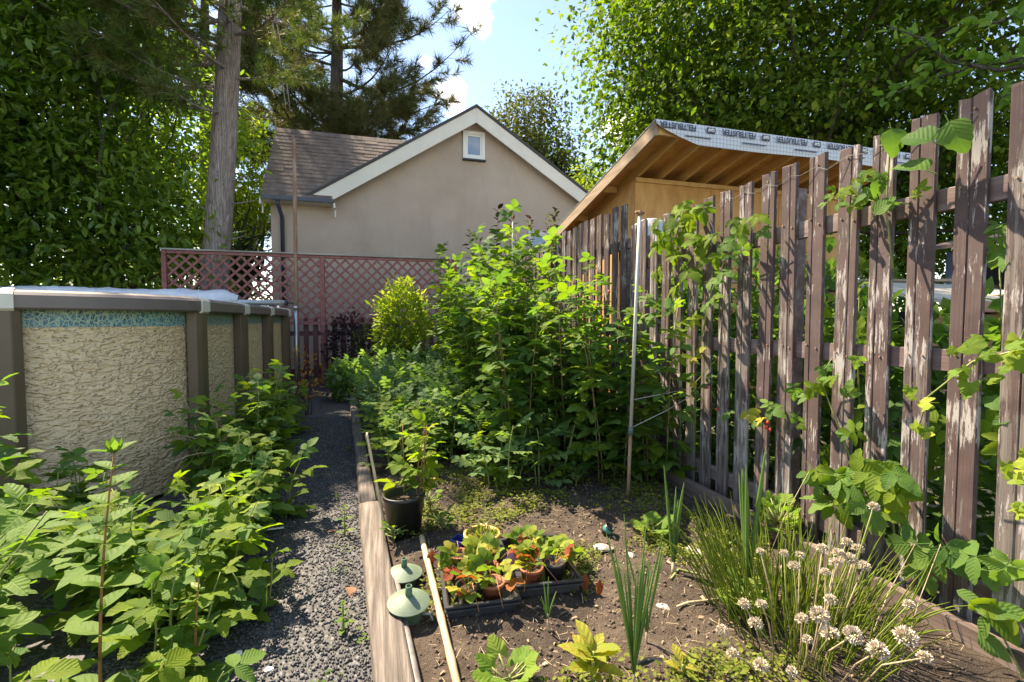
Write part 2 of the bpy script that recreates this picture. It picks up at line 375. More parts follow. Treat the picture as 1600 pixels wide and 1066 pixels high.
M = dict(
    picket=picket_mat(), gravel=gravel_base(), soil=soil_mat(), poolwall=pool_wall_mat(), mosaic=mosaic_mat(), felt=felt_mat(),
    pine_bark=bark_mat('pine_bark', (.17, .135, .12), (.33, .27, .24), (.50, .43, .39)),
    dark_bark=bark_mat('dark_bark', (.05, .04, .03), (.10, .08, .065), (.17, .14, .11)),
    rail=noisy('weathered_rail', [(.10, .06, .055), (.17, .115, .105), (.28, .23, .21)], 18, .85, .5, .004, (1, .06, 1)),
    edging=noisy('edging_timber_wood', [(.055, .045, .038), (.15, .122, .102), (.30, .26, .225)], 60, .85, .8, .006, (1, .035, 1)),
    kerb=noisy('dark_kerb_wood', [(.07, .05, .042), (.14, .10, .085), (.22, .17, .15)], 14, .85, .5, .005, (1, .06, 1)),
    stone=noisy('dark_gravel_stone', [(.03, .03, .032), (.066, .066, .071), (.14, .137, .14)], 30, .6, .3, .004),
    pale_stone=noisy('pale_stone', [(.26, .22, .19), (.42, .37, .33), (.55, .50, .46)], 25, .85, .5, .006),
    clod=noisy('soil_clod', [(.05, .035, .024), (.11, .08, .057), (.22, .17, .125)], 40, .95, .5, .005),
    straw=noisy('dry_straw', [(.22, .16, .09), (.42, .33, .20), (.58, .48, .33)], 30, .8, 0),
    ground=noisy('yard_ground', [(.05, .055, .025), (.09, .085, .045), (.14, .12, .075)], 1.5, .95, .5, .03),
    stucco=stucco_mat(),
    trim=noisy('cream_trim_paint', [(.66, .62, .54), (.74, .70, .62)], 3, .55, .1, .004),
    white_paint=noisy('white_paint', [(.68, .67, .63), (.78, .77, .74)], 6, .5, .1, .003),
    shingle=noisy('asphalt_shingle', [(.11, .082, .068), (.165, .125, .105), (.23, .18, .155)], 5, .9, .5, .006, bscale=120),
    roof_edge=noisy('dark_roof_edge', [(.03, .03, .035), (.05, .05, .055)], 6, .6, .1),
    gutter=noisy('navy_gutter', [(.035, .04, .06), (.06, .065, .095)], 6, .35, .05),
    lattice=noisy('red_lattice_paint', [(.19, .06, .052), (.27, .095, .082), (.34, .15, .135)], 14, .7, .3, .003),
    oldcap=noisy('grey_weathered_cap', [(.20, .17, .14), (.36, .33, .28), (.46, .43, .38)], 16, .85, .4, .004, (.1, 1, 1)),
    redboard=noisy('dark_red_board', [(.07, .024, .026), (.12, .042, .042), (.17, .07, .065)], 12, .75, .35, .003, (1, 1, .1)),
    rail_brown=noisy('pool_rail_brown', [(.13, .105, .098), (.165, .135, .125)], 6, .35, .05, .002),
    post_tan=noisy('pool_post_tan', [(.105, .075, .046), (.135, .098, .062)], 5, .4, .08, .002),
    cap_cream=noisy('cream_cap', [(.58, .54, .46), (.68, .64, .56)], 6, .4, .05),
    water=NT('pool_water').done((.02, .10, .13), .08),
    tarp=noisy('white_tarp', [(.58, .60, .64), (.72, .74, .78)], 9, .5, .6, .03, bscale=9),
    metal=noisy('galvanised_metal', [(.45, .46, .48), (.62, .63, .65)], 12, .35, .05, .002, metal=.8),
    rust=noisy('rusty_pole', [(.16, .075, .035), (.27, .15, .085), (.40, .29, .20)], 9, .75, .4, .003, (1, 1, .25)),
    pvc=noisy('white_pvc', [(.40, .385, .35), (.56, .545, .51)], 9, .45, .05, .002, (1, 1, .2)),
    ply=noisy('osb_plywood', [(.46, .22, .065), (.60, .31, .10), (.68, .40, .15)], 7, .75, .25, .004, (1, 1, .35)),
    rafter=noisy('fresh_lumber', [(.50, .27, .09), (.62, .37, .14), (.70, .45, .20)], 9, .7, .2, .003, (1, .08, 1)),
    fascia_wood=noisy('weathered_fascia_lumber', [(.20, .14, .09), (.32, .23, .15), (.42, .32, .22)], 12, .8, .3, .004, (1, .07, 1)),
    print_ink=NT('felt_print_ink').done((.05, .052, .065), .6),
    glass=NT('window_glass').done((.16, .24, .36), .04, 0, .9),
    black_plastic=noisy('black_plastic', [(.012, .012, .014), (.022, .022, .025)], 20, .4, .1, .002),
    tray_plastic=noisy('dark_tray_plastic', [(.03, .03, .033), (.055, .055, .06)], 20, .38, .1, .002),
    terracotta=noisy('terracotta_plastic', [(.30, .085, .04), (.40, .13, .06)], 9, .6, .1),
    tank=noisy('grey_white_plastic', [(.42, .43, .45), (.5, .51, .53)], 3, .5, .05),
    yellow_pot=noisy('yellow_glaze', [(.50, .27, .05), (.62, .36, .09), (.68, .45, .16)], 8, .45, .1, .003),
    blue=noisy('blue_plastic', [(.015, .04, .20), (.025, .06, .28)], 9, .4, .05),
    pink=noisy('pink_label', [(.60, .26, .42), (.70, .40, .52)], 9, .6, .05),
    sage=noisy('sage_green_pot', [(.05, .11, .055), (.075, .145, .075), (.11, .175, .11)], 16, .6, .2, .003),
    sage_lid=noisy('faded_green_lid', [(.085, .13, .09), (.125, .175, .12), (.18, .225, .16)], 13, .6, .2, .003),
    bamboo=noisy('bamboo', [(.30, .20, .11), (.48, .36, .22), (.60, .50, .34)], 10, .6, .15, .002, (1, .15, 1)),
    pipe=noisy('dark_grey_pipe', [(.10, .085, .08), (.19, .165, .16), (.27, .25, .24)], 12, .55, .15, .002),
    pot_soil=noisy('pot_soil', [(.03, .02, .014), (.08, .055, .04), (.14, .10, .075)], 60, .95, .8, .01),
    wire=NT('wire').done((.35, .34, .32), .5, .3),
    wire_dark=NT('cable').done((.10, .14, .13), .5),
    brownleaf=noisy('dead_leaf', [(.16, .075, .035), (.28, .14, .07), (.38, .22, .12)], 20, .8, .3, .003),
    petal_dry=noisy('dry_flower', [(.34, .24, .15), (.60, .51, .38), (.74, .67, .54)], 3, .8, 0),
    litter=noisy('leaf_litter', [(.16, .10, .06), (.30, .21, .13), (.50, .40, .29)], 9, .85, .3, .003),
    berry=noisy('red_berry', [(.45, .02, .015), (.55, .05, .03)], 30, .35, .4, .003, bscale=400),
    teal=NT('teal_band').done((.06, .25, .20), .35),
    slate_blue=noisy('slate_blue_siding', [(.09, .115, .19), (.13, .16, .25)], 5, .6, .1),
    hutch=noisy('hutch_wood', [(.20, .11, .055), (.33, .20, .11), (.42, .28, .17)], 10, .75, .3, .003, (.1, 1, 1)),
    hutch_roof=noisy('pale_roof_board', [(.40, .36, .28), (.55, .51, .42)], 8, .75, .2, .003),
    dark=NT('interior_shade_black').done((.012, .011, .010), .9),  # near-black colour standing in for shade inside the hutch and blue shed
    mesh_wire=NT('chicken_wire').done((.24, .23, .22), .5, .4),
    yellow_plastic=noisy('yellow_plastic', [(.60, .42, .02), (.70, .52, .05)], 9, .4, .05),
    stem_green=noisy('green_stem', [(.16, .20, .05), (.26, .28, .09)], 20, .6, .1),
    stem_brown=noisy('cane_brown', [(.20, .13, .06), (.32, .23, .11)], 20, .65, .1),
    stem_red=noisy('red_stem', [(.26, .10, .04), (.38, .18, .07)], 20, .6, .1),
)
L = dict(
    rasp=leafmat('raspberry_leaf', [(.055, .12, .03), (.085, .165, .04), (.13, .22, .05), (.065, .14, .034)], .42, freq=7),
    rasp_l=leafmat('raspberry_leaf_light', [(.08, .14, .015), (.115, .19, .02), (.17, .24, .026), (.09, .155, .017)], .48, freq=7),
    rasp_y=leafmat('raspberry_leaf_yellowing', [(.16, .22, .03), (.30, .30, .04), (.40, .30, .05)], .4, freq=7),
    potato=leafmat('potato_leaf', [(.08, .155, .058), (.115, .205, .072), (.17, .26, .088)], .38, vein=.25, freq=6),
    laurel=leafmat('laurel_leaf', [(.055, .115, .016), (.105, .19, .026), (.19, .28, .038), (.075, .145, .02)], .44, rough=.32, vein=.15, spec=.5),
    maple=leafmat('hornbeam_leaf', [(.04, .08, .012), (.068, .125, .016), (.115, .18, .022), (.17, .22, .03)], .44, vein=0, tcol=(1.8, 1.9, .5)),
    grey_tree=leafmat('grey_green_leaf', [(.05, .065, .026), (.085, .10, .038), (.12, .13, .05)], .3, vein=0),
    bright=leafmat('bright_yellow_green_leaf', [(.13, .20, .022), (.20, .27, .032), (.30, .35, .05)], .38, vein=0),
    apple=leafmat('apple_leaf', [(.075, .15, .03), (.11, .20, .04), (.16, .25, .05)], .40, vein=.2),
    needle=leafmat('pine_needle', [(.07, .12, .03), (.10, .16, .04), (.15, .20, .055), (.17, .15, .055)], .15, vein=0),
    needle_d=leafmat('dark_conifer_needle', [(.055, .075, .03), (.085, .105, .04), (.115, .125, .05), (.14, .11, .055)], .15, vein=0),
    purple=leafmat('dark_purple_leaf', [(.035, .016, .026), (.06, .03, .045), (.05, .05, .06)], .2, vein=0),
    lettuce=leafmat('yellowing_broad_leaf', [(.17, .24, .03), (.25, .30, .045), (.34, .33, .055)], .42, vein=.2, freq=5, blotch=(.45, .16, .07)),
    squash=leafmat('squash_leaf', [(.10, .19, .028), (.145, .24, .038), (.20, .28, .05)], .42, vein=.12, freq=4),
    straw_leaf=leafmat('strawberry_leaf', [(.08, .14, .02), (.13, .20, .028), (.21, .26, .035), (.30, .28, .05)], .35, vein=.3, freq=6),
    straw_red=leafmat('red_strawberry_leaf', [(.22, .045, .02), (.28, .085, .028), (.26, .14, .04)], .35, vein=.3, freq=6),
    chive=leafmat('chive_blade', [(.12, .17, .025), (.19, .24, .032), (.33, .30, .07)], .25, vein=0),
    onion=leafmat('onion_blade', [(.10, .18, .05), (.15, .24, .06)], .3, vein=0),
    weed=leafmat('weed_leaf', [(.07, .15, .025), (.12, .20, .035), (.19, .24, .05)], .38, vein=0),
    tallweed=leafmat('tall_weed_leaf', [(.09, .17, .035), (.13, .21, .045)], .38, vein=.25, freq=5),
    orange=leafmat('orange_leaf', [(.40, .16, .04), (.50, .24, .07)], .35, vein=0),
    yucca=leafmat('spiky_leaf', [(.03, .05, .025), (.05, .08, .035)], .1, vein=0),
    moss=leafmat('low_weed_leaf', [(.09, .13, .02), (.15, .19, .03), (.22, .23, .05)], .35, vein=0),
)

# ------------------------------------------------------------------ ground, path, bed
def grid_mesh(name, x0f, x1f, y0, y1, nx, ny, zf):
    V = []; F = []
    for j in range(ny+1):
        y = y0+(y1-y0)*j/ny
        for i in range(nx+1):
            x = x0f(y)+(x1f(y)-x0f(y))*i/nx; V.append((x, y, zf(x, y)))
    for j in range(ny):
        for i in range(nx):
            a = j*(nx+1)+i; F.append((a, a+1, a+nx+2, a+nx+1))
    me = bpy.data.meshes.new(name); me.from_pydata(V, [], F); me.update(); me.polygons.foreach_set('use_smooth', [True]*len(F)); return me
me = grid_mesh('ground', lambda y: -250, lambda y: 250, -250, 250, 60, 60, lambda x, y: -0.03)
tag(part('ground', me, M['ground']), kind='structure')
def tl(y): return -0.02-0.069*(y-1.5)                  # left edge of the edging timbers
def path_z(x, y): return 0.004*mnoise.noise(Vector((x*6, y*6, 3)))+0.010*mnoise.noise(Vector((x*1.5, y*1.5, 0)))
tag(part('gravel_path', grid_mesh('path', lambda y: -1.42, lambda y: tl(y)+.05, -1.5, 9.25, 40, 200, path_z), M['gravel']), kind='structure')
def bed_z(x, y):
    v = Vector((x, y, 0)); edge = min(1, max(0, (x-tl(y)-.1)/.25))
    return .035+.03*mnoise.noise(v*2.2)+.018*mnoise.noise(v*7+Vector((3, 1, 0)))+.010*mnoise.noise(v*19)+.02*edge
tag(part('garden_bed_soil', grid_mesh('bed', lambda y: tl(y)+.04, lambda y: 2.30, -1.2, 9.25, 110, 400, bed_z), M['soil']), kind='structure')
# gravel stones, soil crumbs, straw
rs = np.random.RandomState(5)
OCT = Tpl([(1, 0, 0), (-1, 0, 0), (0, 1, 0), (0, -1, 0), (.1, .2, .75), (0, -.1, -.75), (.6, .55, .35), (-.5, .6, -.3)], [(6, 4, 0), (6, 2, 4), (0, 5, 6), (6, 5, 2), (2, 1, 4), (1, 7, 5), (2, 7, 1), (2, 5, 7), (1, 3, 4), (3, 0, 4), (3, 1, 5), (0, 3, 5)], [(0, 0)]*8)
def rand_rot(rs, n): return frames(rs.normal(size=(n, 3)), rs.normal(size=(n, 3)))
n = 30000; yy = 1.0+5.2*rs.rand(n)**1.7; xx = np.array([tl(y) for y in yy])-.95*rs.rand(n)-.0
P = np.stack([xx, yy, np.array([path_z(a, b) for a, b in zip(xx, yy)])+.003], -1)
tag(part('gravel_stones', scatter('gravel', OCT, P, rand_rot(rs, n), .003+.006*rs.rand(n)**2, smooth=False), M['stone']), 'loose dark grey gravel covering the path', 'gravel', kind='stuff')
n = 9000; yy = 1.0+2.6*rs.rand(n); xx = np.array([tl(y) for y in yy])+.14+1.75*rs.rand(n)
P = np.stack([xx, yy, np.array([bed_z(a, b) for a, b in zip(xx, yy)])+.002], -1)
tag(part('soil_crumbs', scatter('crumbs', OCT, P, rand_rot(rs, n), .002+.009*rs.rand(n)**4, smooth=False), M['clod']), 'brown crumbs of soil scattered over the garden bed', 'soil', kind='stuff')
n = 2200; yy = 1.05+2.6*rs.rand(n); xx = np.array([tl(y) for y in yy])+.14+1.8*rs.rand(n)
P = np.stack([xx, yy, np.array([bed_z(a, b) for a, b in zip(xx, yy)])+.006], -1)
D = rs.normal(size=(n, 3)); D[:, 2] *= .15
STRAW = Tpl([(-.5, 0, 0), (.5, 0, 0), (.3, 20, 1.5), (-.3, 20, 1.5)], [(0, 1, 2), (0, 2, 3)], [(0, 0)]*4)
tag(part('straw_litter', scatter('straw', STRAW, P, frames(D, np.tile([0, 0, 1.], (n, 1))), .0006+.0018*rs.rand(n)**1.5), M['straw']), 'dry straw and stalk bits littering the bed', 'straw', kind='stuff')
n = 700; yy = 1.05+2.7*rs.rand(n); xx = np.array([tl(y) for y in yy])+.14+1.75*rs.rand(n)
P = np.stack([xx, yy, np.array([bed_z(a, b) for a, b in zip(xx, yy)])+.006], -1); D = rs.normal(size=(n, 3)); D[:, 2] *= .25
tag(part('leaf_litter', scatter('litter', leaflet(3, .5, 0, .5, .5, .45, .8, .08, 4), P, frames(D, np.tile([0, 0, 1.], (n, 1))+rs.normal(size=(n, 3))*.4), .010+.022*rs.rand(n)**2), M['litter']), 'small dry brown leaf scraps scattered over the bed', 'leaf litter', kind='stuff')
# low weeds creeping over the soil
LOWL = leaflet(3, .62, 0, .2, .25)
def low_weeds(name, spots, per, r, size, mat, label, zoff=.012, seed=1, zf=bed_z):
    rs = np.random.RandomState(seed); ps, ds = [], []
    for (x, y) in spots:
        k = rs.randint(per//2, per+1); a = rs.rand(k)*6.283; q = r*rs.rand(k)**.5
        for ai, qi in zip(a, q):
            X, Y = x+qi*math.cos(ai), y+qi*math.sin(ai); ps.append((X, Y, zf(X, Y)+zoff*rs.rand()*2)); ds.append((math.cos(ai*3), math.sin(ai*3), rs.uniform(.0, .8)))
    n = len(ps); up = np.tile([0, 0, 1.], (n, 1))+rs.normal(size=(n, 3))*.35
    return tag(part(name, scatter(name, LOWL, np.array(ps), frames(np.array(ds), up), size*(.5+rs.rand(n))), mat), label, 'weeds', kind='stuff')
sp = []
for _ in range(800):
    y = 1.1+2.9*rs.rand(); x = .12+1.75*rs.rand()
    if mnoise.noise(Vector((x*2.2, y*2.2, 7))) > (.16 if y < 2.35 else -.05): sp.append((x, y))
low_weeds('chickweed', sp, 46, .085, .017, L['moss'], 'yellow-green chickweed creeping over the bed soil', .016, 3)
sp = [(tl(y)-.92*rs.rand()**2.2-.02 if rs.rand() < .6 else tl(y)-.5-.5*rs.rand()**.5, y) for y in 1.3+7*rs.rand(46)]
low_weeds('path_weeds', sp, 12, .05, .018, L['weed'], 'small weeds sprouting through the gravel path', .012, 4, path_z)

# edging timbers along the path
def timber(y0, y1, w, h, label, seed, yaw=0):
    rs = random.Random(seed); n = 26; V = []; F = []; prof = [(-.5, -.3), (-.5, .82), (-.46, .93), (-.36, .985), (-.1, 1.0), (.2, 1.0), (.40, .975), (.48, .9), (.5, .78), (.5, -.3)]
    for j in range(n+1):
        t = j/n; y = y0+(y1-y0)*t; c = tl(y)+.055
        for k, (a, b) in enumerate(prof):
            V.append((c+a*w+.004*mnoise.noise(Vector((y*3, k, seed))), y+(rs.uniform(-.006, .006) if j in (0, n) else 0), b*h+.006*mnoise.noise(Vector((y*2.3, k*.7, seed+5)))))
    m = len(prof)
    for j in range(n):
        for k in range(m-1): a = j*m+k; F.append((a, a+m, a+m+1, a+1))
    F += [tuple(range(m)), tuple(n*m+k for k in range(m))[::-1]]
    me = bpy.data.meshes.new('timber'); me.from_pydata(V, [], F); me.update(); me.polygons.foreach_set('use_smooth', [k < len(F)-2 for k in range(len(F))])
    o = empty('edging_timber', (tl(y0)+.05, y0, 0), label, 'timber', 'timbers edging the vegetable bed')
    part('beam', me, M['edging'], o, world=True); return o
timber(-.9, 2.93, .118, .10, 'sunlit weathered timber nearest the camera beside the gravel path', 1)
timber(2.95, 5.2, .095, .098, 'second grey timber edging the bed beside the black flower pot', 2)
timber(5.22, 7.5, .095, .095, 'far shaded timber edging the bed under potato leaves', 3)
# board along the fence foot
for y0, y1, lab in ((-.6, 2.02, 'dark board edging the bed below the nearest fence pickets'), (2.035, 3.9, 'brown board edging the bed behind the leaning white pole')):
    b = MB().bar((1.985, y0, .062), (1.985, y1, .055), .04, .15)
    o = empty('edging_board', (1.985, y0, 0), lab, 'board'); part('board', b.mesh('kerb', bevel=.004), M['kerb'], o, world=True)

# ------------------------------------------------------------------ picket fence
def picket_mesh(h, w, seed):
    r = random.Random(seed); g = r.uniform(-.018, .018); t = .0085
    prof = [(-t, -w/2+.003), (-t, g-.004), (-t+.005, g), (-t, g+.004), (-t, w/2-.003), (-t+.003, w/2), (t, w/2), (t, -w/2), (-t+.003, -w/2)]
    m = len(prof); V = []; F = []; nz = 7
    for j in range(nz+1):
        z = h*j/nz
        for k, (x, y) in enumerate(prof):
            dz = (r.uniform(-.006, .004)+.012*(y/w)*r.choice((-1, 1))) if j in (0, nz) else 0
            V.append((x, y+.0015*r.uniform(-1, 1), z+dz))
    for j in range(nz):
        for k in range(m): a = j*m+k; b = j*m+(k+1) % m; F.append((a, a+m, b+m, b))
    F += [tuple(range(m)), tuple(nz*m+k for k in range(m))[::-1]]
    me = bpy.data.meshes.new('picket'); me.from_pydata(V, [], F); me.update(); return me
PK = [picket_mesh(1.93, r_w, s) for s, r_w in enumerate((.092, .096, .088, .094, .090, .097, .091))]; PKF = [picket_mesh(2.14, .092, 20+s) for s in range(3)]
nail = MB().lathe([(.0001, -.004), (.004, -.004), (.004, 0), (.0001, .0)], 8).mesh('nail')
def fence(name, ys, meshes, z0, rails, label, x=2.08, posts=()):
    o = empty(name, (x, ys[0], 0), label, 'fence'); r = random.Random(len(ys))
    for i, y in enumerate(ys):
        Mx = Matrix.Translation((0, y-ys[0], z0+r.uniform(-.015, .015))) @ Matrix.Rotation(r.uniform(-.007, .007), 4, 'X') @ Matrix.Rotation(r.uniform(-.03, .03), 4, 'Z')
        p = part('picket', meshes[i % len(meshes)], M['picket'], o, Mx)
        if y < 2.7 and y > .9:
            for zz, yy_ in ((1.62, .025), (1.60, -.026), (1.0, .024), (.985, -.022), (.15, .02)): part('nail', nail, M['rust'], p, Matrix.Translation((-.010, yy_+r.uniform(-.008, .008), zz+r.uniform(-.01, .01))) @ Matrix.Rotation(math.pi/2, 4, 'Y'))
            part('nail', nail, M['rust'], p, Matrix.Translation((-.010, r.uniform(-.01, .01), 1.885)) @ Matrix.Rotation(math.pi/2, 4, 'Y'))
    for z, hh in rails:
        b = MB().bar((x+.032, ys[0]-.12, z), (x+.032, ys[-1]+.12, z), .036, hh); part('rail', b.mesh('rail', bevel=.003), M['rail'], o, world=True)
    for y in posts:
        part('post', MB().box((x+.096, y, .95), (.088, .088, 1.9)).mesh('post', bevel=.004), M['rail'], o, world=True)
    return o
ys = [1.195+.1565*k for k in range(-5, 16)]
fence('picket_fence', ys, PK, .06, ((1.66, .085), (1.045, .085), (.20, .085)), 'brown picket fence with peeling paint along the right of the bed', posts=(.2, 2.05, 3.5))
ys2 = [3.72+.150*k for k in range(0, 36)]
fence('tall_picket_fence', ys2, PKF, .06, ((1.86, .085), (1.1, .085), (.22, .085)), 'taller far run of brown picket fence behind the raspberry canes', posts=(3.85, 5.6, 7.4, 8.9))
b = MB(); pts = []
r = random.Random(3)
for k, y in enumerate(ys[5:15]):
    p0 = Vector((2.064, y, 1.945)); pts += [p0, Vector((2.05+r.uniform(-.01, .02), y+.078, 1.93-r.uniform(0, .03)))]
b.tube(pts[:-1], .0010, 5); single('fence_wire', b.mesh('wire', True), M['wire_dark'], 'thin dark wire strung between the fence picket tops', 'wire')

# ------------------------------------------------------------------ lattice fence at the end of the garden
LY = 9.3
lf = empty('lattice_fence', (-3.45, LY, 0), 'red lattice screen over dark red boards at the end of the path', 'fence')
LXS = [-3.45, -.965, 1.496]; LT, LB = 2.37, 1.14
for i, x in enumerate(LXS):
    part('post', MB().box((x, LY, 1.19), (.085 if i else .07, .085, 2.36)).mesh('post', bevel=.004), M['lattice'], lf, world=True)
part('cap_rail', MB().box((-.977, LY, LT+.025), (5.03, .13, .028)).mesh('cap', bevel=.003), M['oldcap'], lf, world=True)
for a, b_ in zip(LXS[:-1], LXS[1:]):
    for z, hh in ((LT-.02, .05), (LB+.0, .06)):
        part('rail', MB().box(((a+b_)/2, LY-.012, z), (b_-a-.09, .05, hh)).mesh('rail', bevel=.003), M['lattice'], lf, world=True)
    x0, x1, z0, z1 = a+.045, b_-.045, LB+.03, LT-.045
    for s, yo in ((1, -.008), (-1, .004)):
        c = x0-(z1-z0) if s > 0 else x0
        k = 0
        while True:
            xs = c+.188*k; k += 1
            if xs > (x1 if s > 0 else x1+(z1-z0)): break
            # line x = xs + s*(z-z0), clipped to the panel
            ta, tb = 0, z1-z0
            if s > 0: ta, tb = max(ta, x0-xs), min(tb, x1-xs)
            else: ta, tb = max(ta, xs-x1), min(tb, xs-x0)
            if tb-ta < .05: continue
            part('slat', MB().bar((xs+s*ta, LY+yo, z0+ta), (xs+s*tb, LY+yo, z0+tb), .008, .040, up=(-s, 0, 1)).mesh('slat'), M['lattice'], lf, world=True)
rb = random.Random(8); x = -3.38
while x < 1.44:
    part('board', MB().box((x, LY+.032+.002*rb.random(), .66), (.088, .018, 1.16+rb.uniform(-.02, .02))).mesh('board', bevel=.003), M['redboard'], lf, world=True); x += .163
for z in (.25, .95):
    part('back_rail', MB().box((-.977, LY+.066, z), (4.9, .035, .085)).mesh('rail', bevel=.003), M['redboard'], lf, world=True)

# ------------------------------------------------------------------ above ground pool
PC, PR, PS, PE = -3.6, 2.25, 4.05, 7.6
def pool_pt(seg, t, off=0.0):          # outline piece + parameter -> xy, outward normal
    if seg == 'R': p, nn = (PC+PR, PS+(PE-PS)*t), (1, 0)
    elif seg == 'L': p, nn = (PC-PR, PE+(PS-PE)*t), (-1, 0)
    else:
        ry = 1.35 if seg == 'F' else 1.12; cy = PE if seg == 'F' else PS
        a = math.pi*t if seg == 'F' else math.pi*(1+t)
        p = (PC+PR*math.cos(a), cy+ry*math.sin(a)); nn = (math.cos(a)*ry, math.sin(a)*PR)
        l = math.hypot(*nn); nn = (nn[0]/l, nn[1]/l)
    return Vector((p[0]+nn[0]*off, p[1]+nn[1]*off, 0)), Vector((*nn, 0))
spans = [('R', i/3, (i+1)/3) for i in range(3)]+[('F', i/4, (i+1)/4) for i in range(4)]+[('L', i/3, (i+1)/3) for i in range(3)]+[('N', i/4, (i+1)/4) for i in range(4)]
# near right arc: the visible post sits at three quarters of the near end
pool = empty('above_ground_pool', (PC, (PS+PE)/2, 0), 'oval above ground pool with tan textured wall and blue mosaic band', 'pool')
def sweep(seg, t0, t1, prof, n=18):
    V = []; F = []; m = len(prof)
    for j in range(n+1):
        for off, z in prof:
            p, _ = pool_pt(seg, t0+(t1-t0)*j/n, off); V.append((p.x, p.y, z))
    for j in range(n):
        for k in range(m-1): a = j*m+k; F.append((a, a+m, a+m+1, a+1))
    F += [tuple(range(m)), tuple(n*m+k for k in range(m))[::-1]]
    me = bpy.data.meshes.new('sweep'); me.from_pydata(V, [], F); me.update(); return me
RIM = [(-.10, 1.30), (-.09, 1.355), (0, 1.37), (.085, 1.355), (.105, 1.337), (.105, 1.268), (.09, 1.256), (.0, 1.285), (-.10, 1.30)]
for seg, a, b_ in spans:
    wp = part('wall_panel', sweep(seg, a, b_, [(0, .0), (0, 1.155), (-.02, 1.155), (-.02, 0), (0, .0)]), M['poolwall'], pool, world=True)
    part('mosaic_band', sweep(seg, a, b_, [(.002, 1.157), (.002, 1.283), (-.02, 1.283), (-.02, 1.157), (.002, 1.157)]), M['mosaic'], pool, world=True)
    g = .045/ (1.2 if seg in 'RL' else 1.0)
    part('top_rail', sweep(seg, a+.006, b_-.006, RIM), M['rail_brown'], pool, world=True)
    p, nn = pool_pt(seg, a); ang = math.atan2(nn.y, nn.x)
    R = Matrix.Translation((p.x, p.y, 0)) @ Matrix.Rotation(ang, 4, 'Z')
    off = Matrix.Translation(-Vector(pool.location))
    pm = MB()
    pm.add([(x, y, z) for z in (0, 1.262) for x, y in ((.006, -.098), (.07, -.098), (.095, -.06), (.095, .06), (.07, .098), (.006, .098))], [(0, 1, 7, 6), (1, 2, 8, 7), (2, 3, 9, 8), (3, 4, 10, 9), (4, 5, 11, 10), (5, 0, 6, 11), (5, 4, 3, 2, 1, 0), (6, 7, 8, 9, 10, 11)])
    part('upright', pm.mesh('upright', bevel=.004), M['post_tan'], pool, off @ R)
    cm = MB(); V = []; F = []
    pr = [(o*1.06+.002, 1.31+(z-1.31)*1.14) for o, z in RIM]
    ws = [-.075, -.035, -.03, -.022, .012, .02, .028, .075]; gr = [0, 0, -.006, 0, 0, -.006, 0, 0]
    for y, q in zip(ws, gr):
        V += [(x+(q if x > .08 else 0), y, z+(q if z > 1.33 else 0)) for x, z in pr]
    m = len(pr)
    for j in range(len(ws)-1):
        for k in range(m-1): i0 = j*m+k; F.append((i0, i0+m, i0+m+1, i0+1))
    F += [tuple(range(m)), tuple((len(ws)-1)*m+k for k in range(m))[::-1]]
    cm.add(V, F); part('rail_cap', cm.mesh('cap'), M['cap_cream'], pool, off @ R)
V = [tuple(pool_pt(s, a+(b_-a)*k/8, -.03)[0][:2])+(1.05,) for s, a, b_ in spans for k in range(8)]
me = bpy.data.meshes.new('water'); me.from_pydata(V, [], [tuple(range(len(V)))]); me.update(); part('water', me, M['water'], pool, world=True)
# cover reel at the far end with the rolled cover
reel = empty('pool_cover_reel', (-1.4, 7.75, 1.36), 'silver pool cover reel tube on its stand at the far pool end', 'reel')
part('tube', MB().tube([(-5.7, 7.75, 1.455), (-1.33, 7.75, 1.455)], .042, 14).mesh('tube', True), M['metal'], reel, world=True)
part('end_cap', MB().tube([(-1.33, 7.75, 1.455), (-1.30, 7.75, 1.455)], .046, 14).tube([(-1.30, 7.75, 1.455), (-1.21, 7.75, 1.455)], .012, 8).mesh('cap', True), M['roof_edge'], reel, world=True)
for xx_ in (-1.42, -5.6):
    part('stand', MB().box((xx_, 7.75, 1.385), (.04, .1, .06)).mesh('stand', bevel=.004), M['metal'], reel, world=True)
V = []; F = []; n, m = 60, 18
for j in range(n+1):
    x = -5.4+3.45*j/n; taper = min(1, (n-j)/6+.45)
    for k in range(m):
        a = 2*math.pi*k/m; q = .15*taper*(1+.28*mnoise.noise(Vector((x*3.1, math.cos(a)*1.4, math.sin(a)*1.4)))+.12*mnoise.noise(Vector((x*11, math.cos(a)*3, math.sin(a)*3))))
        V.append((x, 7.75+q*1.25*math.cos(a), 1.485+q*math.sin(a)))
for j in range(n):
    for k in range(m): a = j*m+k; b_ = j*m+(k+1) % m; F.append((a, b_, b_+m, a+m))
me = bpy.data.meshes.new('cover'); me.from_pydata(V, [], F); me.update(); me.polygons.foreach_set('use_smooth', [True]*len(F))
o = single('pool_cover', me, M['tarp'], 'crumpled white pool cover rolled around the reel tube', 'pool cover')
# folds of the cover lying over the rail further left
V = []; F = []; n, m = 40, 10
for j in range(n+1):
    x = -4.4+2.1*j/n
    for k in range(m+1):
        t = k/m; y = 6.9+.75*t; V.append((x, y, 1.42+.12*math.sin(t*3.14)*(.6+.6*mnoise.noise(Vector((x*2.5, y*3, 1))))+.03*mnoise.noise(Vector((x*7, y*7, 4)))))
for j in range(n):
    for k in range(m): a = j*(m+1)+k; F.append((a, a+1, a+m+2, a+m+1))
me = bpy.data.meshes.new('coverfold'); me.from_pydata(V, [], F); me.update(); me.polygons.foreach_set('use_smooth', [True]*len(F))
part('loose_fold', me, M['tarp'], o)
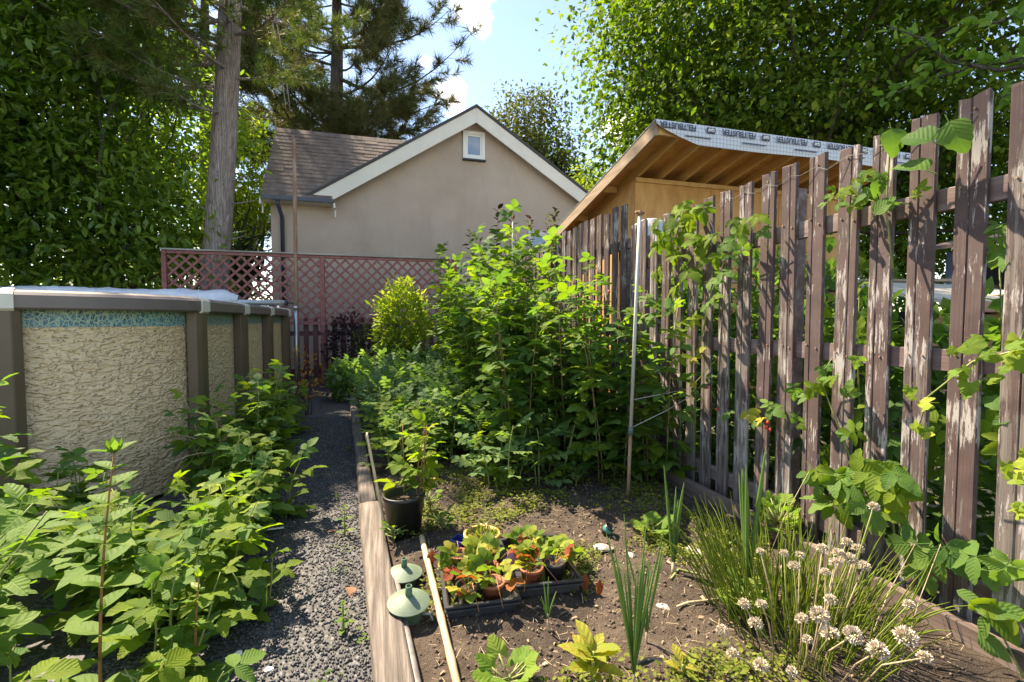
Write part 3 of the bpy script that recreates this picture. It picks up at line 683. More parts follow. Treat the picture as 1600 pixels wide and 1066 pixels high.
# poles next to the pool end
o = empty('tall_pole', (-1.27, 8.42, 0), 'tall thin rusty pole standing between the pool and lattice screen', 'pole')
part('shaft', MB().tube([(-1.27, 8.42, -.05), (-1.275, 8.42, 2.0), (-1.262, 8.42, 4.12)], [.033, .031, .028], 10).mesh('pole', True), M['rust'], o, world=True)
part('hook', MB().tube([(-1.262, 8.42, 4.1), (-1.275, 8.42, 4.2)], [.012, .004], 6).mesh('hook', True), M['rust'], o, world=True)
o = empty('grey_pipe', (-1.27, 8.05, 0), 'short grey pipe upright against the pool end', 'pipe')
part('shaft', MB().tube([(-1.235, 8.05, 0), (-1.235, 8.05, 1.42)], .026, 10).mesh('pipe', True), M['metal'], o, world=True)
part('collar', MB().tube([(-1.235, 8.05, 1.36), (-1.235, 8.05, 1.42)], .036, 10).mesh('collar', True), M['metal'], o, world=True)

# ------------------------------------------------------------------ house
house = empty('house', (1.6, 11, 0), 'beige stucco house with white gable trim and brown shingle roof', 'house')
def prism(poly, y0, y1):
    n = len(poly); V = [(x, y, z) for y in (y0, y1) for x, z in poly]
    F = [tuple(range(n)), tuple(range(n, 2*n))[::-1]]+[(i, i+n, (i+1) % n+n, (i+1) % n) for i in range(n)]
    return MB().add(V, F)
PX, PZ, SL = 2.23, 6.07, .632
gl, gr_ = -1.50, 5.96
def gz(x): return PZ-SL*abs(x-PX)
wall_poly = [(-2.13, -.02), (5.55, -.02), (5.55, gz(5.55)-.1), (PX, PZ-.1), (-1.0, gz(-1.0)-.1), (-2.13, 3.6)]
part('wall', prism(wall_poly, 11.0, 11.2).mesh('wall'), M['stucco'], house, world=True)
part('side_wall', MB().box((-2.03, 14.6, 1.8), (.2, 6.8, 3.6)).mesh('side'), M['stucco'], house, world=True)
part('side_wall', MB().box((5.45, 14.6, 1.9), (.2, 6.8, 3.8)).mesh('side'), M['stucco'], house, world=True)
# gable roof slopes
for s, xe in ((-1, gl), (1, gr_)):
    part('gable_roof', prism([(xe, gz(xe)), (PX, PZ), (PX, PZ-.04), (xe, gz(xe)-.04)], 10.70, 15.4).mesh('groof'), M['shingle'], house, world=True)
    part('roof_edge', prism([(xe, gz(xe)+.03), (PX, PZ+.03), (PX, PZ-.03), (xe, gz(xe)-.03)], 10.68, 10.72).mesh('redge'), M['roof_edge'], house, world=True)
cut = 3.73
part('bargeboard', prism([(PX-(PZ-.03-cut)/SL, cut), (PX-.001, PZ-.035), (PX-.001, PZ-.37), (PX-(PZ-.37-cut)/SL, cut)], 10.71, 10.75).mesh('barge'), M['trim'], house, world=True)
part('bargeboard', prism([(PX+.001, PZ-.035), (gr_-.02, gz(gr_-.02)-.035), (gr_-.02, gz(gr_-.02)-.36), (PX+.001, PZ-.37)], 10.71, 10.75).mesh('barge'), M['trim'], house, world=True)
# main roof with its shingle courses
EY, EZ, MS = 10.66, 3.75, 1.15; RY = 12.36; RZ = EZ+MS*(RY-EY)
def rz(y): return EZ+MS*(y-EY)
roof = part('roof', MB().add([(-2.22, EY, EZ), (-.95, EY, EZ), (-.95, 11.21, rz(11.21)), (3.9, 11.21, rz(11.21)), (3.9, RY, RZ), (-2.22, RY, RZ)], [(0, 1, 2, 5), (2, 3, 4, 5)]).add([(-2.22, RY, RZ), (3.9, RY, RZ), (3.9, 2*RY-EY, EZ), (-2.22, 2*RY-EY, EZ)], [(0, 1, 2, 3)]).mesh('roof'), M['shingle'], house, world=True)
rr = random.Random(4); sh = MB(); th = math.atan(MS); Ls = (RY-EY)/math.cos(th); e = .145; k = 0; row = 0
while row*e < Ls-.1:
    x = -2.24-rr.uniform(0, .3); s0 = row*e
    y0 = EY+s0*math.cos(th)
    while x < 2.0:
        w = rr.uniform(.26, .34); xa, xb = max(x, -2.24), x+w-.008
        if xb > xa and xa < -.92 or y0 > 11.22:
            up = .012+rr.uniform(-.003, .006)
            def pt(xx_, ss, h): return (xx_, EY+ss*math.cos(th)-h*math.sin(th), EZ+ss*math.sin(th)+h*math.cos(th))
            if xb > xa:
                a0, a1 = s0-.03+rr.uniform(-.006, .006), s0+e+.02
                sh.add([pt(xa, a0, up), pt(xb, a0, up), pt(xb, a1, .003), pt(xa, a1, .003), pt(xa, a0, 0), pt(xb, a0, 0)], [(0, 1, 2, 3), (4, 5, 1, 0), (4, 0, 3), (5, 2, 1)])
        x += w
    row += 1
o = bpy.data.objects.new('shingles', sh.mesh('shingles')); COL.objects.link(o); o.data.materials.append(M['shingle']); o.parent = roof; o['kind'] = 'stuff'
part('soffit', MB().box((-1.56, 10.84, 3.655), (1.3, .34, .02)).mesh('soffit'), M['trim'], house, world=True)
part('gutter', MB().box((-1.54, 10.63, 3.69), (1.38, .085, .085)).mesh('gutter', bevel=.012, seg=2), M['gutter'], house, world=True)
for x_ in (-2.25, -.84):
    part('bracket', MB().box((x_, 10.75, 3.60), (.03, .28, .10)).box((x_, 10.86, 3.49), (.025, .06, .16)).mesh('bracket', bevel=.003), M['white_paint'], house, world=True)
part('downpipe', MB().tube([(-1.93, 10.66, 3.66), (-1.93, 10.68, 3.56), (-1.90, 10.93, 3.36), (-1.90, 10.94, 0)], .042, 8).mesh('downpipe', True), M['gutter'], house, world=True)
def window(cx, cz, w, h, tr=.075):
    f = part('window', MB().box((cx, 10.985, cz+h/2+tr/2), (w+2*tr, .06, tr)).box((cx, 10.985, cz-h/2-tr/2), (w+2*tr, .06, tr)).box((cx-w/2-tr/2, 10.985, cz), (tr, .058, h)).box((cx+w/2+tr/2, 10.985, cz), (tr, .058, h)).mesh('frame'), M['white_paint'], house, world=True)
    for nm, ms, mt in (('sash', MB().box((cx, 10.99, cz+h/2-.02), (w, .03, .04)).box((cx, 10.99, cz-h/2+.02), (w, .03, .04)).box((cx-w/2+.02, 10.99, cz), (.04, .03, h-.08)).box((cx+w/2-.02, 10.99, cz), (.04, .03, h-.08)), M['white_paint']), ('pane', MB().box((cx, 10.996, cz), (w-.08, .004, h-.08)), M['glass']), ('sill', MB().box((cx, 10.95, cz-h/2-tr-.015), (w+2*tr+.02, .11, .03)), M['roof_edge'])):
        part(nm, ms.mesh(nm), mt, f)
p = atY(740.5, 228, 10.98); window(p.x, p.z, .37, .50)
p = atY(845, 384, 10.98); window(p.x, p.z, .50, .55)

# ------------------------------------------------------------------ shed under construction behind the fence
SX, SY, SZ, SS = 3.10, 4.83, 3.49, .212
SX1, SY1 = 7.20, 8.35
def sz(y): return SZ-SS*(y-SY)
shed = empty('shed', (SX+.3, 5.76, 0), 'unfinished plywood shed with white roof felt hanging over the fence', 'shed')
def sloped(x0, x1, y0, y1, h0, h1, ):        # slab between two heights below the roof plane
    V = [(x, y, sz(y)-h) for h in (h1, h0) for x, y in ((x0, y0), (x1, y0), (x1, y1), (x0, y1))]
    return MB().add(V, [(3, 2, 1, 0), (4, 5, 6, 7), (0, 1, 5, 4), (1, 2, 6, 5), (2, 3, 7, 6), (3, 0, 4, 7)])
part('roof_deck', sloped(SX+.03, SX1, SY+.02, SY1, .0, .018).mesh('deck'), M['ply'], shed, world=True)
x = SX+.32
while x < SX1-.1:
    part('rafter', sloped(x, x+.038, SY+.05, SY1-.03, .0185, .145).mesh('rafter'), M['rafter'], shed, world=True); x += .36
part('rake_board', sloped(SX-.005, SX+.029, SY-.005, SY1, -.002, .17).mesh('rake'), M['fascia_wood'], shed, world=True)
part('header', MB().box(((SX+SX1)/2+.02, SY+.028, SZ-.085), (SX1-SX-.05, .036, .13)).mesh('hdr'), M['rafter'], shed, world=True)
for x0 in (3.40, 4.62, 5.84):
    part('plywood_panel', MB().box((x0+.608, 5.775, 1.60), (1.212, .02, 3.07)).mesh('ply'), M['ply'], shed, world=True)
part('top_plate', MB().box((5.23, 5.76, 3.105), (3.66, .05, .06)).mesh('plate', bevel=.003), M['rafter'], shed, world=True)
for y0, y1 in ((5.79, 6.99), (7.0, 8.1)):
    V = [(x, y, z) for x in (3.40, 3.42) for y, z in ((y0, 0), (y1, 0), (y1, sz(y1)-.16), (y0, sz(y0)-.16))]
    part('plywood_panel', MB().add(V, [(0, 1, 2, 3), (7, 6, 5, 4), (0, 4, 5, 1), (1, 5, 6, 2), (2, 6, 7, 3), (3, 7, 4, 0)]).mesh('ply'), M['ply'], shed, world=True)
for y in (6.3, 7.3):
    part('lookout', MB().box((SX+.17, y, sz(y)-.07), (.27, .038, .088)).mesh('lookout'), M['rafter'], shed, world=True)
# felt: top sheet and the flap hanging over the high edge
felt = part('roof_felt', sloped(SX-.012, SX1+.01, SY-.012, SY1+.02, -.008, -.003).mesh('felt'), M['felt'], shed, world=True)
V = []; F = []; n, m = 60, 7
def flap(u, v):
    x = SX-.012+(SX1-SX+.022)*u; dx = x-SX
    drop = (.05+.19*min(1, max(0, dx)/.55)**.7)*(1+.04*math.sin(dx*2.1)); y = SY-.014-.012*math.sin(v*3.1)-.02*v*(1+.5*math.sin(dx*3.0))
    return (x, y, SZ+.008-drop*v)
for j in range(n+1):
    for k in range(m+1): V.append(flap(j/n, k/m))
for j in range(n):
    for k in range(m): a = j*(m+1)+k; F.append((a, a+m+1, a+m+2, a+1))
me = bpy.data.meshes.new('flap'); me.from_pydata(V, [], F); me.update(); me.polygons.foreach_set('use_smooth', [True]*len(F))
flapo = part('felt_flap', me, M['felt'], shed, world=True)
def text_mesh(txt, size):
    cu = bpy.data.curves.new('txt', 'FONT'); cu.body = txt; cu.size = size; cu.align_x = 'CENTER'; cu.align_y = 'CENTER'; cu.offset = .0028; cu.space_character = .95
    ob = bpy.data.objects.new('tmp_text', cu); COL.objects.link(ob); bpy.context.view_layer.update()
    me = bpy.data.meshes.new_from_object(ob.evaluated_get(bpy.context.evaluated_depsgraph_get())); bpy.data.objects.remove(ob); return me
FB, GAFT = text_mesh('FELTBUSTER', .092), text_mesh('GAF', .05)
def on_flap(me, x, dz, mat, nm):       # printed on the flap, upside down as it hangs
    o = bpy.data.objects.new(nm, me); COL.objects.link(o); o.parent = flapo
    if not me.materials: me.materials.append(mat)
    o.matrix_basis = Matrix.Translation((x, SY-.052, SZ-dz)) @ Matrix.Rotation(math.pi, 4, 'Y') @ Matrix.Rotation(math.pi/2, 4, 'X'); return o
M['white_ink'] = NT('felt_print_white').done((.7, .7, .72), .6)
for k in range(5):
    x = 3.42+.80*k
    if k > 0 or True: on_flap(FB, x if k else 3.37, .052, M['print_ink'], 'printed_word')
    if k < 5:
        lg = MB().box((0, 0, 0), (.12, .001, .055)).add([(-.06, 0, -.0275), (-.02, 0, -.0275), (-.04, 0, -.05)], [(0, 1, 2)]).add([(-.02, 0, -.0275), (.02, 0, -.0275), (0, 0, -.05)], [(0, 1, 2)]).add([(.02, 0, -.0275), (.06, 0, -.0275), (.04, 0, -.05)], [(0, 1, 2)])
        o = bpy.data.objects.new('printed_logo', lg.mesh('logo')); COL.objects.link(o); o.data.materials.append(M['print_ink']); o.parent = flapo; o.location = (x+.40, SY-.050, SZ-.05)
        on_flap(GAFT, x+.40, .05, M['white_ink'], 'printed_letters')
        o.location.y += .0015
        o2 = bpy.data.objects.new('printed_line', MB().box((0, 0, 0), (.36, .001, .012)).mesh('pl')); COL.objects.link(o2); o2.data.materials.append(M['print_ink']); o2.parent = flapo; o2.location = (x+.22, SY-.055, SZ-.155)

# ------------------------------------------------------------------ trees and tall shrubs
TL = leaflet(2, .62, 0, .25, .2, .45)                  # small tree leaf, 4 triangles
TL3 = leaflet(3, .60, 0, .25, .2, .42)
LAUREL = leaflet(4, .36, 0, .22, .22, .55, .7)
def tufts(seed, n=16, c0=.35, c1=1.15):
    rs = np.random.RandomState(seed); V, F = [], []
    for i in range(n):
        a = rs.uniform(0, 6.283); c = rs.uniform(c0, c1); d = np.array([math.sin(c)*math.cos(a), math.cos(c), math.sin(c)*math.sin(a)])
        o = np.array([0, rs.uniform(0, .45), 0]); s = np.cross(d, rs.normal(size=3)); s = s/np.linalg.norm(s)*.017
        b = len(V); s *= 1.35; V += [tuple(o-s), tuple(o+s), tuple(o+d*rs.uniform(.7, 1.0))]; F.append((b, b+1, b+2))
    return Tpl(V, F, [(0, 0)]*len(V))
TUFT = tufts(1, 22)
def wob(p, f, s=0): return mnoise.noise(Vector(p)*f+Vector((s, s*1.7, 0)))
def limb_pts(a, b, n, rs, bend=.12, sag=0.0):
    a, b = np.array(a, float), np.array(b, float); L_ = np.linalg.norm(b-a); off = rs.normal(size=3)*bend*L_
    return [tuple(a+(b-a)*t+off*math.sin(math.pi*t)*.5+np.array([0, 0, -sag*L_*t*t])) for t in np.linspace(0, 1, n)]
def broadleaf(name, label, base, trunk_top, tr, centers, tpl, leaf, mat, bark, cat='tree', group=None, nclump=500, per=60, cr=.55, shell=.45, seed=1, limbs=14, hole=-.25, flat=.55, droop=.4, keep=None, twigs=1):
    """trunk, limbs and a crown of leaf clumps; centers: list of ((x,y,z),(rx,ry,rz)) ellipsoids in world space"""
    rs = np.random.RandomState(seed); o = empty(name, base, label, cat, group)
    b = MB(); tp = limb_pts(base, trunk_top, 7, rs, .05); b.tube(tp, list(np.linspace(tr, tr*.55, 7)), 10)
    part('trunk', b.mesh('trunk', True), bark, o, world=True)
    P, D, U, S, RN = [], [], [], [], []; tips = []
    wts = np.array([r[0]*r[1]*r[2] for _, r in centers])**.67; wts /= wts.sum()
    for i in range(nclump):
        c, r = centers[rs.choice(len(centers), p=wts)]
        d = rs.normal(size=3); d /= np.linalg.norm(d); q = shell+(1-shell)*rs.rand()**.6
        bump_ = 1+.22*wob(tuple(d*1.6), 1.3, seed)+.12*wob(tuple(d*4), 1.3, seed)
        p = np.array(c)+d*np.array(r)*q*bump_
        if p[2] < .1: continue
        if wob(tuple(p*.9), 1.0, seed+9) < hole: continue
        if keep is not None and not keep(p): continue
        k = rs.randint(per//2, per+per//2); ax = nrm(d*np.array([1, 1, .4])+rs.normal(size=3)*.35)
        loc = rs.normal(size=(k, 3))*cr*.5; loc -= np.outer(loc @ np.array([0, 0, 1.]), [0, 0, 1-flat]); loc += np.outer(loc @ ax, ax)*.5
        RN.append((rs.rand()*.75+.25*rs.rand(k)) % 1.0); P.append(p+loc); out = ax*.6+rs.normal(size=(k, 3))*.6; out[:, 2] -= droop; D.append(out)
        U.append(np.tile([0, 0, 1.], (k, 1))+ax*.4+rs.normal(size=(k, 3))*.45); S.append(leaf*(.6+.7*rs.rand(k))); tips.append(p)
    P = np.concatenate(P); D = np.concatenate(D); U = np.concatenate(U); S = np.concatenate(S)
    part('crown', scatter('crown', tpl, P, frames(D, U), S, np.concatenate(RN)), mat, o, world=True, kind='stuff')
    b = MB(); ct = np.array(trunk_top)
    for i in range(limbs):
        tip = tips[rs.randint(len(tips))]; st = np.array(tp[rs.randint(3, 7)]); rr_ = tr*.35*rs.uniform(.5, 1)
        b.tube(limb_pts(st, tip, 7, rs, .12), list(np.linspace(rr_, .012, 7)), 6)
        for q in range(3*twigs):
            t2 = tips[rs.randint(len(tips))]
            if np.linalg.norm(t2-tip) < 3.5*cr+.6: b.tube(limb_pts(tip*.6+st*.4, t2, 5, rs, .1), [.018, .014, .011, .008, .004], 4)
    part('limbs', b.mesh('limbs', True), bark, o, world=True, kind='stuff'); return o
# tall hornbeam on the right behind the shed
broadleaf('hornbeam_tree', 'huge dense green tree filling the sky behind the shed roof', (11.5, 11.2, -.03), (11.0, 11.0, 5.2), .38,
          [((10.6, 10.4, 8.3), (5.0, 4.4, 4.6)), ((8.5, 11.2, 9.4), (2.7, 3.0, 3.6)), ((13.6, 7.6, 8.2), (4.2, 4.0, 4.6)), ((14.0, 10.8, 4.6), (4.0, 3.5, 2.6)), ((8.6, 11.8, 5.6), (2.6, 2.0, 1.9))],
          TL, .165, L['maple'], M['dark_bark'], nclump=2100, per=66, cr=1.0, shell=.40, seed=11, limbs=44, hole=-.30, flat=.30, droop=.35, twigs=2)
# thin grey-green tree beyond the gable
broadleaf('slender_tree', 'loose grey-green tree with open crown behind the house gable', (7.0, 21.5, -.03), (6.9, 21.5, 6.0), .2,
          [((6.9, 21.5, 9.4), (2.2, 2.0, 2.5)), ((5.7, 21.5, 7.6), (1.1, 1.2, 1.7)), ((8.3, 21.5, 7.6), (1.6, 1.2, 2.0))], TL, .17, L['grey_tree'], M['dark_bark'], nclump=800, per=36, cr=.62, shell=.25, seed=21, limbs=22, hole=-.2, droop=.2)
broadleaf('bright_shrub', 'bright yellow-green bushy tree between the gable and shed roof', (8.1, 15.6, -.03), (8.1, 15.6, 3.2), .14,
          [((7.5, 15.5, 5.1), (1.3, 1.2, 1.6)), ((9.0, 15.6, 5.9), (1.4, 1.2, 1.7))], TL, .12, L['bright'], M['dark_bark'], nclump=240, per=50, cr=.5, shell=.5, seed=31, limbs=8)
# laurels along the left boundary
lk = dict(tpl=LAUREL, leaf=.175, mat=L['laurel'], bark=M['dark_bark'], cat='laurel', group='laurels along the left boundary', per=26, cr=.66, shell=.3, hole=-.30, flat=.7, droop=.15)
broadleaf('laurel', 'tall glossy green laurel behind the pool, beside the pine trunk', (-4.7, 10.6, -.03), (-4.7, 10.6, 3.2), .13,
          [((-4.75, 10.7, 2.6), (1.35, 1.2, 2.0)), ((-4.6, 11.2, 5.2), (1.5, 1.3, 2.2)), ((-4.9, 11.2, 8.0), (1.0, .9, 2.0)), ((-3.75, 10.9, 1.9), (.75, .7, 1.3))], nclump=1000, seed=41, limbs=12, **lk)  # upper ellipsoid is out of view, added to dapple the pool-side row
broadleaf('laurel', 'dark green laurel at the left edge of the picture behind the pool', (-7.6, 8.3, -.03), (-7.6, 8.3, 3.6), .15,
          [((-7.7, 8.4, 3.0), (1.9, 1.7, 2.3)), ((-7.6, 8.9, 4.9), (1.9, 1.7, 2.2))], nclump=1300, seed=42, limbs=14, **lk)
broadleaf('laurel', 'tall middle laurel rising behind the white pool cover', (-6.1, 10.6, -.03), (-6.1, 10.6, 4.0), .14,
          [((-6.1, 10.5, 3.4), (1.5, 1.3, 2.6)), ((-6.0, 10.9, 5.4), (1.7, 1.4, 2.2)), ((-6.0, 11.0, 8.5), (1.6, 1.3, 2.5))], nclump=1400, seed=43, limbs=12, **lk)  # unseen top ellipsoid added, its height set to shade the gravel path
broadleaf('yellow_shrub', 'sunlit yellow-green shrub seen through the lattice beside the pine', (-2.3, 11.6, -.03), (-2.3, 11.6, .8), .05,
          [((-2.5, 11.7, 1.35), (.75, .5, 1.0))], TL3, .10, L['bright'], M['dark_bark'], cat='shrub', nclump=90, per=30, cr=.35, shell=.3, seed=51, limbs=6)
broadleaf('yellow_green_tree', 'yellow-green leafy tree between the pine trunk and house roof', (-3.4, 13.6, -.03), (-3.4, 13.6, 2.8), .12,
          [((-3.3, 13.5, 4.9), (1.05, 1.0, 1.7)), ((-3.9, 13.7, 3.6), (.9, .8, 1.3))], TL3, .12, L['bright'], M['dark_bark'], nclump=170, per=36, cr=.5, shell=.35, seed=52, limbs=8)
# dark far hedge rows
for lab, c, r_, sd in (('dark hedge far behind the laurels at the left', (-15, 20, 1.8), (7.0, 1.6, 1.9), 61), ('dark hedge behind the neighbouring yard at the right', (15.5, 6.0, 2.2), (2.0, 8.5, 3.0), 62), ('dark bushes between the house and the large tree', (12.5, 17.0, 2.0), (5.0, 1.6, 3.0), 63)):
    broadleaf('hedge', lab, (c[0], c[1], -.03), (c[0], c[1], c[2]), .1, [(c, r_)], TL, .17, L['maple'], M['dark_bark'], cat='hedge', nclump=360, per=44, cr=.9, shell=.6, seed=sd, limbs=4)

# conifers
def conifer(name, label, base, top, tr, limbs, mat, bark, seed, tuft=.16, twig=9, nt=7, tl_=.7, splay=.9, group=None):
    """limbs: list of (height on the trunk 0..1, azimuth, length, rise)"""
    rs = np.random.RandomState(seed); o = empty(name, base, label, 'tree', group)
    base, top = np.array(base, float), np.array(top, float); tp = [base+(top-base)*t+np.array([wob((t*3, seed, 0), 1), wob((seed, t*3, 0), 1), 0])*.18*min(1, 4*t) for t in np.linspace(0, 1, 14)]
    rad = [tr*(1.25 if i == 0 else 1)*(1-.8*(i/13)**1.2) for i in range(14)]
    b = MB(); b.tube(tp, rad, 16); part('trunk', b.mesh('trunk', True), bark, o, world=True)
    P, D = [], []; b = MB()
    for (t, az, ln, rise) in limbs:
        i = min(12, int(t*13)); f = t*13-i; s = tp[i]*(1-f)+tp[i+1]*f
        d = np.array([math.cos(az), math.sin(az), rise]); e = s+d*ln
        pts = [np.array(p) for p in limb_pts(s, e, 9, rs, .10, -.0)]
        for j in range(9): pts[j] = pts[j]+np.array([0, 0, .14*ln*(j/8)**2.2-.10*ln*math.sin(math.pi*j/8)])
        r0 = .018+.011*ln; b.tube(pts, list(np.linspace(r0, .006, 9)), 6)
        for q in range(twig):
            u = .14+.86*(q+rs.rand())/twig; j = min(7, int(u*8)); pp = pts[j]*(1-(u*8-j))+pts[min(8, j+1)]*(u*8-j)
            side = np.cross(d, [0, 0, 1.]); side /= np.linalg.norm(side); dd = nrm(d*.7+side*rs.choice([-1, 1])*splay*rs.uniform(.3, 1)+np.array([0, 0, rs.uniform(-.35, .45)]))
            tl2 = tl_*(1.15-.6*u)*rs.uniform(.7, 1.2); en = pp+dd*tl2+np.array([0, 0, .12*tl2]); b.tube([pp, (pp+en)/2+rs.normal(size=3)*.03, en], [.010, .007, .003], 4)
            for k in range(nt):
                w = .25+.75*(k+1)/nt; P.append(pp+(en-pp)*w+rs.normal(size=3)*.03); D.append(dd+rs.normal(size=3)*.45+np.array([0, 0, .2]))
    P, D = np.array(P), np.array(D); n_ = len(P)
    part('limbs', b.mesh('limbs', True), bark, o, world=True, kind='stuff')
    part('needles', scatter('needles', TUFT, P, frames(D, rs.normal(size=(n_, 3))), tuft*(.75+.5*rs.rand(n_)), rs.rand(n_), smooth=False), mat, o, world=True, kind='stuff'); return o
r = random.Random(7)
tb = atY(331, 500, 10.5); tt = atY(362, 0, 10.5); k = (19.0-1.2)/(tt.z-1.2)
top = (tb.x+(tt.x-tb.x)*k, 10.5, 19.0); bx = tb.x-(tt.x-tb.x)*(1.2/(tt.z-1.2))
lim = []
for i in range(56):  # unseen crown limbs, shaped to shade the fence and keep the bed sunlit
    t = r.uniform(.66, .98); az = r.uniform(-1.6, 1.6) if t < .76 else r.uniform(0, 6.283); lim.append((t, az, (1.1-t)*r.uniform(4.0, 6.4), r.uniform(-.1, .35)))
for t, az, ln, rise in ((q_[0]*.845,)+q_[1:] for q_ in ((.36, 3.5, 2.0, -.10), (.40, 4.0, 2.2, -.12), (.44, 3.2, 2.4, 0), (.43, 4.5, 2.3, -.15), (.47, 3.75, 2.5, -.08), (.37, 5.9, 1.5, .0), (.42, 5.5, 1.9, -.05), (.46, .2, 2.2, .0), (.49, 5.2, 2.0, 0), (.50, 2.8, 2.2, .1), (.33, 4.2, 1.3, -.2), (.38, 4.4, 2.2, -.05), (.41, 3.8, 2.6, -.05), (.45, 4.2, 2.8, -.1), (.48, 3.4, 2.6, -.1), (.39, 3.2, 2.4, -.02), (.47, 4.8, 2.4, -.12), (.35, 3.8, 2.0, .0), (.43, 5.0, 2.0, -.1))): lim.append((t, az, ln, rise))
pine = conifer('pine_tree', 'tall pine with bare greyish trunk rising behind the lattice screen', (bx, 10.5, -.03), top, .26, lim, L['needle'], M['pine_bark'], 3, .23, 12, 9, .8)
b = MB()
for z, az, ln in ((2.75, 0.2, .55), (2.45, -.3, .6), (3.3, 2.9, .4), (3.9, .1, .5), (3.45, .3, .7)):
    f = (z+.03)/19.03; c = Vector((bx+(top[0]-bx)*f, 10.5, z)); b.tube([c, c+Vector((math.cos(az)*ln*.5, -.1, .02)), c+Vector((math.cos(az)*ln, -.12, .10))], [.02, .013, .006], 5)
part('dead_branches', b.mesh('stubs', True), M['pine_bark'], pine, world=True, kind='stuff')
lim = []
for i in range(62):
    t = r.uniform(.36, .99); lim.append((t, r.uniform(0, 6.283), (1.12-t)*r.uniform(4.2, 6.4), r.uniform(-.05, .35)))
for t, az, ln, rise in ((.56, 5.9, 5.4, .10), (.50, 6.1, 4.4, -.02), (.62, 6.0, 4.6, .2), (.42, 5.6, 3.8, -.05), (.45, 4.2, 4.0, .05), (.40, 3.6, 3.6, 0), (.38, 4.8, 3.2, 0), (.52, 5.3, 4.0, .1)): lim.append((t, az, ln, rise))
conifer('dark_pine', 'dark bushy pine with upswept boughs behind the house roof', (-1.6, 20.5, -.03), (-1.3, 20.5, 19.5), .4, lim, L['needle_d'], M['dark_bark'], 5, .44, 12, 7, 1.25)
lim = []
for i in range(44):
    t = r.uniform(.18, .97); lim.append((t, r.uniform(0, 6.283), (1.1-t)*r.uniform(3.0, 4.2), r.uniform(-.35, .05)))
conifer('cedar_tree', 'dark drooping conifer between the pine trunk and house roof', (-5.2, 17.5, -.03), (-5.2, 17.5, 14), .3, lim, L['needle_d'], M['dark_bark'], 6, .40, 12, 8, 1.0)
lim = [(.55+.03*i, 1.3*i, .5*(1.05-.03*i)*r.uniform(.6, 1.2), .4) for i in range(14)]
p = atY(606, 215, 20.0)
conifer('young_conifer', 'thin young conifer top poking up behind the roof ridge', (p.x, 20, -.03), (p.x+.1, 20, atY(606, 152, 20).z+1.0), .06, lim, L['needle_d'], M['dark_bark'], 8, .26, 3, 4, .35)
# spiky plant by the pine
rs = np.random.RandomState(4); BL = leaflet(5, .07, 0, .3, .35, .3, .5); n = 150
D = rs.normal(size=(n, 3)); D[:, 2] = np.abs(D[:, 2])*.9+.1; P = np.array([-2.75, 11.3, 2.1])+rs.normal(size=(n, 3))*[.15, .15, .35]
o = empty('spiky_palm', (-2.75, 11.3, -.03), 'dark spiky palm-like plant behind the lattice, right of the pine', 'plant')
part('stem', MB().tube([(-2.75, 11.3, -.03), (-2.75, 11.3, 2.3)], [.1, .08], 8).mesh('stem', True), M['dark_bark'], o, world=True)
part('leaves', scatter('spikes', BL, P, frames(D, np.tile([0, 0, 1.], (n, 1))+rs.normal(size=(n, 3))*.3), .75+.4*rs.rand(n)), L['yucca'], o, world=True, kind='stuff')
# two thin overhead cables
a = atY(418, 0, 14.0); b_ = atY(446, 168, 14.0)
for dx, lab in ((0, 'left of the two thin cables running up past the conifer'), (.10, 'right of the two thin cables running up past the conifer')):
    q = [a+(b_-a)*t+Vector((dx+.05*math.sin(t*3), 0, 0)) for t in (-.6, 0, .35, .7, 1.0)]; single('overhead_cable', MB().tube(q, .012, 5).mesh('cable', True), M['wire'], lab, 'cable')
# apple tree behind the fence, right: trunk outside the picture, branches reaching in
rs = np.random.RandomState(12)
ap = empty('apple_tree', (5.6, 2.0, -.03), 'apple tree reaching leafy branches in from the top right corner', 'tree')
part('trunk', MB().tube([(5.6, 2.0, -.03), (5.65, 1.9, 1.0), (5.5, 2.0, 2.0), (5.6, 2.1, 3.0)], [.11, .09, .08, .06], 10).mesh('trunk', True), M['dark_bark'], ap, world=True)
APL = merge([leaflet(4, .55, .1, .3, .2, .45).xf(1, 0, (0, .25, 0)), stick((0, 0, 0), (0, .3, 0), .012)]).mesh('apple_leaf')
def sprig(pxs, Xs, nl, ls):
    pts = [atX(x, y, X) for (x, y), X in zip(pxs, Xs)]; b = MB().tube(pts, list(np.linspace(.02, .004, len(pts))), 6)
    br = part('branch', b.mesh('branch', True), M['dark_bark'], ap, world=True)
    for i in range(nl):
        u = (i+rs.rand())/nl*(len(pts)-1); j = min(int(u), len(pts)-2); p = pts[j].lerp(pts[j+1], u-j); ax = (pts[j+1]-pts[j]).normalized()
        d = np.array(ax)*.5+rs.normal(size=3)*.7+np.array([0, -.1, .25]); p = p+Vector(rs.normal(size=3)*.035)
        R = fr1(d, np.array([0, 0, 1.])+rs.normal(size=3)*.6); part('leaf', APL, L['apple'], br, mat4(p, R, ls*rs.uniform(.7, 1.25)))
sprig([(1680, 60), (1600, 92), (1520, 105), (1450, 125), (1372, 157)], [4.6, 4.5, 4.4, 4.3, 4.2], 90, .085)
sprig([(1680, 90), (1560, 110), (1480, 95), (1440, 60), (1385, 40)], [4.6, 4.4, 4.3, 4.2, 4.1], 70, .085)
sprig([(1700, -10), (1620, 10), (1560, 35), (1515, 42)], [4.6, 4.4, 4.3, 4.2], 46, .085)
sprig([(1700, 120), (1640, 125), (1590, 140), (1560, 155)], [4.6, 4.4, 4.3, 4.2], 34, .085)

